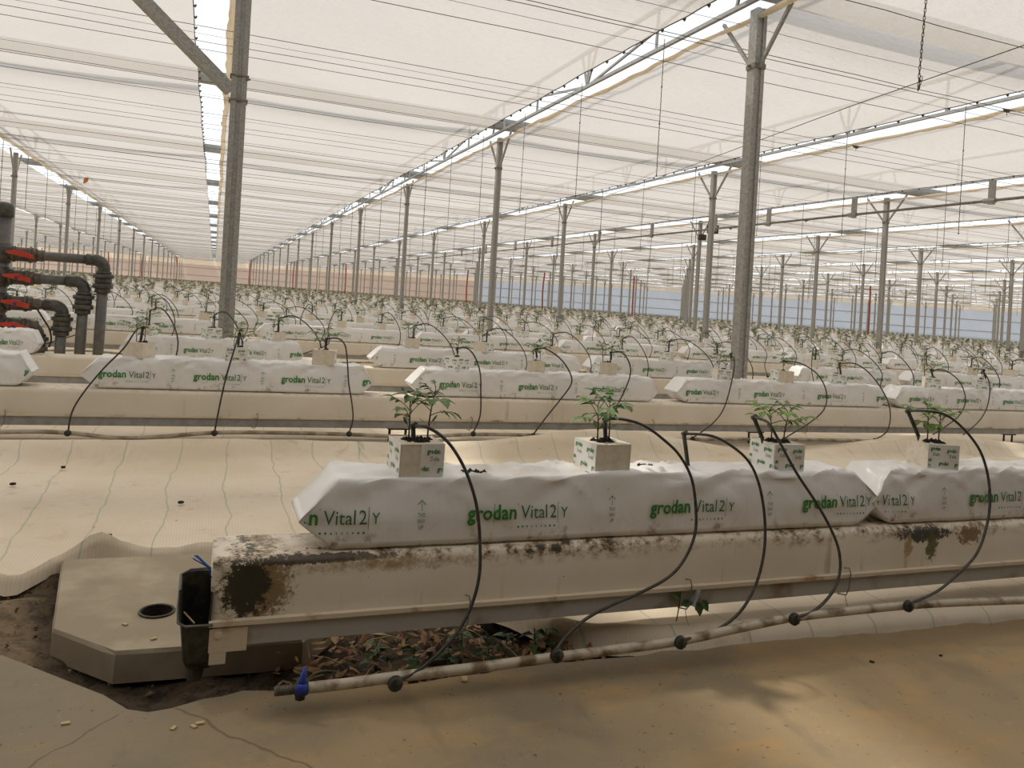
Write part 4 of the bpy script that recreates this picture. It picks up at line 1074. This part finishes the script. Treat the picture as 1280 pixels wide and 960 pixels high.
while z < 0.86:
    o = link('chain_link', lkm, ch, (z * .02 + .001 * math.sin(i), 0, z), (i % 2) * 1.35 + .4); z += .0215; i += 1
for i in range(3): link('chain_link', lkm, ch, (.02 + .004 * i - .012, 0, .012 + i * .021), .3 + i)
# diagonal wire and its kin
dg1 = MB().tube([on_z(600, 300, 2.80), on_z(840, 216, 2.80), on_z(1060, 134, 2.81), on_z(1290, 53, 2.80)], .004, 5)
tag(link('diagonal_wire', dg1.mesh('diagonal_wire', M_WIRE)), 'single thin wire crossing the right bay diagonally toward the top right', 'wire')
# wire tensioners
for k, (x, y) in enumerate([(6.78, 6.938), (6.77, 8.926), (6.62, 5.0), (10.93, 8.473), (11.0, 10.5), (11.06, 12.5), (11.1, 15.0)]):
    m = None
    m = MB(); m.tube([(-.05, 0, 0), (-.03, 0, 0), (-.02, 0, -.004), (.03, 0, -.006), (.05, 0, 0), (.10, 0, .004)], [.002, .004, .014, .018, .006, .002], 8); m.tube([(.01, 0, -.01), (.012, 0, -.05)], .003, 4)
    tag(link('wire_tensioner', m.mesh('wire_tensioner', M_WIRE, True), None, (x, y, 2.855)), f'small dark wire tensioner under the cloth, {ordn(k+1)} of seven at the right', 'tensioner', 'wire tensioners')

# overhead pipe along the third line with clamps and the two control boxes
pp = empty('overhead_pipe', (9.25, 0, 2.53)); tag(pp, 'long grey-brown pipe slung below the roof along the third post line on the right', 'pipe')
link('pipe_run', MB().tube([(0, y, .012 * nz(y)) for y in [5 + i * 1.0 for i in range(40)]], .019, 8).mesh('pipe_run', M_STEELD, True), pp)
cm = MB(); cm.box((-.02, -.035, -.05), (.03, .035, .26)); cm.tube([(0, -.06, 0), (0, .1, 0)], .034, 8); cmm = cm.mesh('pipe_clamp', M_STEEL)
for y in (7.1, 9.4, 11.4, 13.0, 15.4, 18, 21, 24, 27, 30): link('pipe_clamp', cmm, pp, (0, y, 0))
for p_, s_, lab in ((on_y(878, 297, 14.6), .075, 'small grey-fronted box on the distant post, lower of the two'), (on_y(891, 287, 14.5), .11, 'dark box beside the distant post under the pipe')):
    m = MB(); m.box((-s_, -s_ * .6, -s_ * .8), (s_, s_ * .6, s_ * .8)); m.box((-s_ * .8, -s_ * .6 - .01, -s_ * .6), (s_ * .3, -s_ * .6, s_ * .6)); m.box((-s_ * 1.05, -s_ * .65, s_ * .8), (s_ * 1.05, s_ * .65, s_ * .9))
    tag(link('control_box', m.mesh('control_box', M_BLACK), None, p_), lab, 'box')

# far walls: tan net ahead on the left, blue-grey net running diagonally to the right
def wall(name, a, b, z0, z1, mat, n=60):
    m = MB(); a, b = Vector(a), Vector(b)
    t = (b - a); nr = Vector((-t.y, t.x)).normalized()
    m.grid(n, 4, lambda u, v: ((a + t * u).x + nr.x * .12 * nz(u * 40, v), (a + t * u).y + nr.y * .12 * nz(u * 40, v), z0 + (z1 - z0) * v))
    tag(link(name, m.mesh(name, mat, True)), kind='structure')
wall('wall_back', (-45, 95.5), (6, 92.5), 0, 2.35, M_WALLT); wall('wall_back', (-45, 95.5), (6, 92.5), 2.35, 3.1, M_WALLC)
wall('wall_back', (6, 92.5), (24, 72), 0, 2.55, M_WALLT); wall('wall_back', (6, 92.5), (24, 72), 2.55, 3.1, M_WALLC)
wall('wall_right', (24, 72), (95, 4), 0, 2.75, M_WALLB, 120); wall('wall_right', (24, 72), (95, 4), 2.75, 3.1, M_WALLC, 120)
added_shade_roof = MB().box((-14, -4.4, 2.98), (16, -1.4, 3.08)); tag(link('ceiling', added_shade_roof.mesh('ceiling', M_SOIL)), kind='structure')  # added unseen roof strip behind the camera, there to shade the front row
added_shade_wall = MB().box((-14, -4.6, 0), (16, -4.4, 3.1)); tag(link('wall_added_shade', added_shade_wall.mesh('wall_added_shade', M_SOIL)), kind='structure')  # added unseen dark wall that keeps light off the camera-facing sides
wall('wall_left', (-24, -6), (-45, 95.5), 0, 3.1, M_WALLC)
rm = MB()
for z in (1.15, 2.0): rm.bar((24, 71.8, z), (95, 3.8, z), .05, .06); rm.bar((-45, 95.3, z), (6, 92.3, z), .05, .06); rm.bar((6, 92.3, z), (24, 71.8, z), .05, .06)
tag(link('trim_1', rm.mesh('trim_1', M_STEEL)), kind='structure')

# ------------------------------------------------------------------ water manifold at the left edge
MYY = 5.6
def q(px, py): return on_y(px, py, MYY)
mf = empty('water_manifold', (q(5, 260).x, MYY, 0.1)); tag(mf, 'grey pipe manifold with four red-handled valves behind the third trough', 'manifold')
OFF = -Vector(mf.location)
xm = q(-2, 330).x; ztop = q(-2, 252).z
def P3(x, z, dy=0): return Vector((x, MYY + dy, z)) + OFF
link('main_pipe', MB().tube([P3(xm, 0.1), P3(xm, ztop - .06)], .056, 20).mesh('main_pipe', M_PVC, True), mf)
cap = MB().tube([P3(xm, ztop - .09), P3(xm, ztop - .088), P3(xm, ztop - .03), P3(xm, ztop - .008), P3(xm, ztop)], [.058, .064, .064, .054, .03], 20)
link('end_cap', cap.mesh('end_cap', M_PVCD, True), mf)
br = [((28, 318), (131, 325), (132, 352)), ((24, 347), (106, 352), (106, 378)), ((22, 379), (79, 380), (80, 405)), ((20, 407), (48, 408), (51, 430))]
for k, (v, e, u) in enumerate(br):
    zv, xe, zu, xv = q(*v).z, q(*e).x, q(*u).z, q(*v).x
    zs = zv
    link('tee_collar', MB().tube([P3(xm, zs - .06), P3(xm, zs + .06)], .064, 18).mesh('tee_collar', M_PVCD, True), mf)
    pipe = MB(); pipe.tube([P3(xm + .03, zs), P3(xe - .07, zs)], .030, 14); link('branch_pipe', pipe.mesh('branch_pipe', M_PVC, True), mf)
    vb = MB()
    for a, b, r in ((-.075, -.055, .040), (-.055, -.035, .050), (-.035, .035, .044), (.035, .055, .050), (.055, .08, .044), (.08, .12, .036)):
        vb.tube([P3(xv + a, zs), P3(xv + a + .003, zs), P3(xv + b - .003, zs), P3(xv + b, zs)], [r * .93, r, r, r * .93], 16)
    vb.tube([P3(xv, zs, -.04), P3(xv, zs, -.062)], .02, 10)
    vo = link('valve', vb.mesh('valve', M_BRN, True), mf)
    hd = MB(); hd.add([P3(xv - .075, zs + .018, -.06), P3(xv - .075, zs + .002, -.06), P3(xv + .075, zs - .026, -.06), P3(xv + .075, zs - .0, -.06), P3(xv, zs + .026, -.062),
                       P3(xv - .075, zs + .018, -.075), P3(xv - .075, zs + .002, -.075), P3(xv + .075, zs - .026, -.075), P3(xv + .075, zs - .0, -.075), P3(xv, zs + .026, -.078)],
                      [(0, 1, 2, 3, 4), (9, 8, 7, 6, 5), (0, 5, 6, 1), (1, 6, 7, 2), (2, 7, 8, 3), (3, 8, 9, 4), (4, 9, 5, 0)])
    ho = link('valve_handle', hd.mesh('valve_handle', M_RED), vo); ho['label'] = 'red lever handle'
    if k: link('handle_cap', MB().tube([P3(xv, zs, -.07), P3(xv, zs, -.084)], .008, 10).mesh('handle_cap', M_BLUE), vo)
    # elbow
    R_ = .055; arc = [P3(xe - R_ + R_ * math.sin(a), zs - R_ + R_ * math.cos(a)) for a in [i * math.pi / 16 for i in range(9)]]
    link('elbow', MB().tube([P3(xe - R_ - .05, zs)] + arc + [P3(xe, zs - R_ - .05)], .037, 16).mesh('elbow', M_PVCD, True), mf)
    un = MB()
    for a, b, r in ((.065, .045, .046), (.045, .02, .062), (.02, -.015, .050), (-.015, -.045, .060), (-.045, -.075, .046)): un.tube([P3(xe, zu + a), P3(xe, zu + a - .003), P3(xe, zu + b + .003), P3(xe, zu + b)], [r * .94, r, r, r * .94], 18)
    link('union_fitting', un.mesh('union_fitting', M_PVCD, True), mf)
    link('down_pipe', MB().tube([P3(xe, 0.0), P3(xe, zs - R_)], .032, 16).mesh('down_pipe', M_PVC, True), mf)
tag(link('thin_black_tube', MB().tube(smooth_path([q(45, 384), q(55, 400), q(62, 412), q(64, 425), q(61, 434)], 4), .006, 6).mesh('thin_black_tube', M_TUBE, True)), 'thin black tube drooping beside the manifold pipes', 'drip tube')

# ------------------------------------------------------------------ drain cup, twine and litter at the near end
cu = empty('drain_cup', (0.03, 1.36, 0.13)); tag(cu, 'black plastic catch cup cut open at the top, hung on the trough end', 'cup')
X0, X1, Y0, Y1 = -.046, 0.006, -0.01, 0.095
cm = MB(); zt, zm_, zb = .132, .078, 0.0
pf = [(X1, Y0), (X0 + .012, Y0), (X0 + .003, Y0 + .006), (X0, Y0 + .02), (X0, Y1 - .02), (X0 + .006, Y1 - .004), (X0 + .018, Y1), (X1, Y1)]
def ringz(f, s): return [(X1 + (x - X1) * s, Y0 + .05 + (y - Y0 - .05) * s) for x, y in pf]
rows_ = []
for z, s in ((zb, .70), (.012, .82), (zm_, .97), (zt, 1.06)):
    row = []
    for i, (x, y) in enumerate(ringz(0, s)):
        zz = z
        if z == zt and i <= 2: zz = zm_ + (0.004 if i == 2 else 0.001)     # the front is cut down low
        row.append((x, y, zz))
    rows_.append(row)
n = len(pf)
for row in rows_: cm.v.extend(row)
inner = [[(x + (0.003 if x < X1 - .01 else 0) * (1), y + (.003 if y < Y0 + .05 else -.003), z) for x, y, z in row] for row in rows_]
o2 = len(cm.v)
for row in inner: cm.v.extend(row)
for j in range(3):
    for i in range(n - 1):
        cm.f.append((j * n + i, j * n + i + 1, (j + 1) * n + i + 1, (j + 1) * n + i)); cm.f.append((o2 + (j + 1) * n + i, o2 + (j + 1) * n + i + 1, o2 + j * n + i + 1, o2 + j * n + i))
for i in range(n - 1): cm.f.append((3 * n + i, 3 * n + i + 1, o2 + 3 * n + i + 1, o2 + 3 * n + i))
cm.f.append(tuple(range(n))); cm.m = [0] * len(cm.f)
link('cup_shell', cm.mesh('cup_shell', M_BLACK), cu)
ip = MB(); ip.box((X1 - .006, Y0 + .006, .012), (X1 - .003, Y1 - .004, .130)); link('cup_back', ip.mesh('cup_back', M_BLACK), cu)
rmv = MB().tube([(X1, Y0 - .003, .079), (X0 + .010, Y0 - .004, .080), (X0 - .001, Y0 + .004, .083), (X0 - .003, Y0 + .02, .105), (X0 - .003, Y1 - .02, .134), (X0 + .012, Y1, .135), (X1, Y1 + .003, .135)], .0022, 6)
link('rolled_rim', rmv.mesh('rolled_rim', M_PVC, True), cu)
sp_ = MB().tube([(X0 + .03, .03, -.028), (X0 + .03, .03, .004)], [.012, .018], 10); link('spout', sp_.mesh('spout', M_PVCD), cu)
tw = MB(); ctr = on_y(262, 708, 1.375)
for k, (a, b) in enumerate((((262, 709), (243, 694)), ((262, 709), (246, 694)), ((262, 710), (241, 698)), ((261, 709), (250, 700)), ((262, 709), (263, 720)), ((261, 712), (264, 722)), ((258, 706), (264, 714)))):
    tw.tube([on_y(a[0], a[1], 1.37), on_y(b[0], b[1], 1.38)], .0011, 5)
tag(link('blue_twine', tw.mesh('blue_twine', M_TWINE)), 'frayed bit of blue twine tied at the trough end above the black cup', 'twine')
stw = MB().tube([on_y(230, 765, 1.37), on_y(243, 779, 1.355)], .0014, 5); tag(link('straw_bit', stw.mesh('straw_bit', M_STRAW)), 'pale straw lying across the rim of the black cup', 'straw')

# rubbish and weeds under the front trough
r_ = random.Random(5); dl = MB()
for k in range(520):
    x = 0.16 + r_.random() ** 1.1 * .62; y = r_.uniform(1.34, 1.72)
    if x > .6: y = r_.uniform(1.36, 1.5)
    z = .045 + r_.random() ** 2 * .045; a = r_.uniform(0, 6.28); s = r_.uniform(.006, .020); t1, t2 = r_.uniform(-.8, .8), r_.uniform(-.8, .8); c, s_ = math.cos(a), math.sin(a)
    vs = []
    for u, v, w_ in ((-1, 0, 0), (-.3, .42, .25), (.45, .34, .1), (1, 0, .35), (.4, -.4, .2), (-.35, -.36, 0)):
        vs.append((x + (u * c - v * s_) * s, y + (u * s_ + v * c) * s, z + s * (w_ + t1 * u * .5 + t2 * v * .6)))
    dl.add(vs, [(0, 1, 2, 3), (0, 3, 4, 5)])
tag(link('dry_leaf_litter', dl.mesh('dry_leaf_litter', M_DRY)), 'heap of crumpled brown dry leaves under the front trough', 'leaf litter', kind='stuff')
cm = MB(); r2 = random.Random(77)
for k in range(2600):
    x = r2.uniform(-.62, .75); y = r2.uniform(1.3, 2.05); 
    if x > .0 and y > 1.7: continue
    z = soil_h((x + 3) / 8, (y - .9) / 1.9)[2] - .002; q_ = r2.random() ** 3 * .010 + .002
    vs = [(x + q_ * r2.uniform(-1, 1), y + q_ * r2.uniform(-1, 1), z + q_ * r2.uniform(0, 1.2)) for _ in range(3)] + [(x, y, z + q_ * 1.1)]
    cm.add(vs, [(0, 1, 3), (1, 2, 3), (2, 0, 3)], 0 if r2.random() < .75 else 1)
tag(link('soil_clods', cm.mesh('soil_clods', [M_SOIL, M_DRY])), 'loose dark clods and plant scraps strewn in the pit around the concrete footing', 'soil', kind='stuff')
for k in range(22):
    x = r_.uniform(.16, .62); y = r_.uniform(1.36, 1.55); a = r_.uniform(0, 6.28); L_ = r_.uniform(.03, .08); e = r_.uniform(0, .7)
    m = MB().tube([(0, 0, 0), (L_ * .5 * math.cos(a), L_ * .5 * math.sin(a), L_ * .5 * e + .004), (L_ * math.cos(a), L_ * math.sin(a), L_ * e)], .0012, 4)
    tag(link('straw', m.mesh('straw', M_STRAW), None, (x, y, .07)), 'thin pale straw lying in the litter under the front trough', 'straw', 'straws in the litter')
weeds = [(0.395, 1.40, .07, 'upright weed below the rail in front of the stone'), (.47, 1.42, .05, 'low weed under the rail right of the stone'), (.55, 1.42, .07, 'leafy weed in the shade under the middle of the front trough'), (.60, 1.45, .06, 'dark weed in the shade beside the mat fold'),
         (.645, 1.41, .08, 'grassy weed just left of the second hose button'), (.34, 1.47, .05, 'weed behind the dry leaves near the blue valve'), (.69, 1.45, .06, 'weed against the left end of the mat fold'), (.52, 1.50, .06, 'weed at the back of the gap under the trough')]
for x, y, h, lab in weeds:
    t = empty('weed', (x, y, .045)); tag(t, lab, 'weed')
    m = MB().tube([(0, 0, 0), (.004, 0, h * .5), (.0, .002, h)], .0012, 4); link('stem', m.mesh('stem', M_WEED), t)
    for k in range(6):
        q_ = MB(); a = k * 2.4 + x * 9; leaflet(q_, Vector((0, 0, h * (.35 + .12 * k))), Vector((math.cos(a), math.sin(a), .35)), Vector((0, 0, 1)), .034, .022, 0, False, .5); link('leaf', q_.mesh('leaf', M_WEED), t)
stn = MB(); stn.grid(14, 8, lambda u, v: ((.045 + .01 * nz(u * 6, v * 5)) * math.cos(u * 6.2832) * math.sin(.02 + v * 1.55), (.03) * math.sin(u * 6.2832) * math.sin(.02 + v * 1.55), .038 * math.cos(v * 1.55) + .004 * nz(u * 9, v * 6)))
tag(link('stone', stn.mesh('stone', M_STONE, True), None, (.47, 1.47, .04)), 'rounded brown stone among the dry leaves under the trough', 'stone')
# weed hanging through the rail by the clip
hw = empty('small_weed', tuple(on_y(868, 745, 1.352))); tag(hw, 'small green weed growing out between rail clip and mat', 'weed')
link('stem', MB().tube([(-.04, 0, -.05), (-.036, 0, -.02), (-.034, 0, .012)], .0012, 4).mesh('stem', M_STEM), hw)
for k, (dx, dz, a) in enumerate(((.004, -.012, -1.2), (.012, -.015, -1.5), (-.03, -.014, .2), (-.036, .0, 2.6), (.02, -.010, -1.0))):
    q_ = MB(); leaflet(q_, Vector((dx, 0, dz)), Vector((math.cos(a), -.2, math.sin(a))), Vector((0, -1, .2)), .026, .018, 0, True, .1); link('leaf', q_.mesh('leaf', M_WEED), hw)
# bits lying on the concrete
for k, (px, py, sz, mt, lab) in enumerate([(250, 905, .006, M_STRAW, 'pale flake on the concrete left of the short crack'), (217, 911, .005, M_STRAW, 'pale flake left of its twin near the crack'), (242, 909, .005, M_STRAW, 'pale flake on the concrete right of its twin'), (82, 905, .006, M_STRAW, 'pale chip lying on the grey concrete at lower left'),
                                    (581, 851, .009, M_STRAW, 'dry leaf scrap just below the white hose'), (1090, 828, .0045, M_SOILB, 'black pellet on the concrete at lower right'), (1176, 820, .004, M_SOILB, 'small dark crumb right of the black pellet'), (120, 722, .0, M_STRAW, ''),
                                    (156, 781, .005, M_STRAW, 'pale chip on the footing below the drain hole'), (192, 799, .005, M_STRAW, 'pale chip near the front edge of the footing')]):
    if not sz: continue
    p = on_z(px, py, .1 + (.003 if k > 7 else 0)); m = MB(); m.box((-sz, -sz * .6, 0), (sz, sz * .6, sz * .4)); m.v = [(x + .3 * sz * nz(x * 300, y * 300, k), y + .3 * sz * nz(y * 300, k), z * (1 + .5 * nz(x * 400, k))) for x, y, z in m.v]
    tag(link('debris_bit', m.mesh('debris_bit', mt), None, (p.x, p.y, p.z + .0005), k * 1.1), lab, 'debris')
for k, (px, py) in enumerate([(79, 585), (16, 606), (173, 555), (136, 671), (226, 629)]):
    p = on_z(px, py, .108); m = MB(); s = .006; m.box((-s, -s, 0), (s, s, s)); tag(link('dirt_clod', m.mesh('dirt_clod', M_SOILB), None, (p.x, p.y, p.z), k), f'small dirt clod on the woven mat, {ordn(k+1)} of five at the left', 'debris', 'dirt clods on the mat')
lfh = on_z(108, 228, 2.70)
dr_ = MB(); leaflet(dr_, Vector((0, 0, 0)), Vector((-.5, 0, -.8)), Vector((0, -1, .2)), .10, .07, 0, True, .2)
lh = on_y(110, 222, 13.0)
tag(link('hanging_dry_leaf', dr_.mesh('hanging_dry_leaf', simple('orange_leaf', (.55, .22, .06), .7)), None, tuple(lh)), 'small orange dry leaf caught under the cloth at upper left', 'leaf')
for o in protos:
    if not used[protos.index(o)]: bpy.data.objects.remove(o)
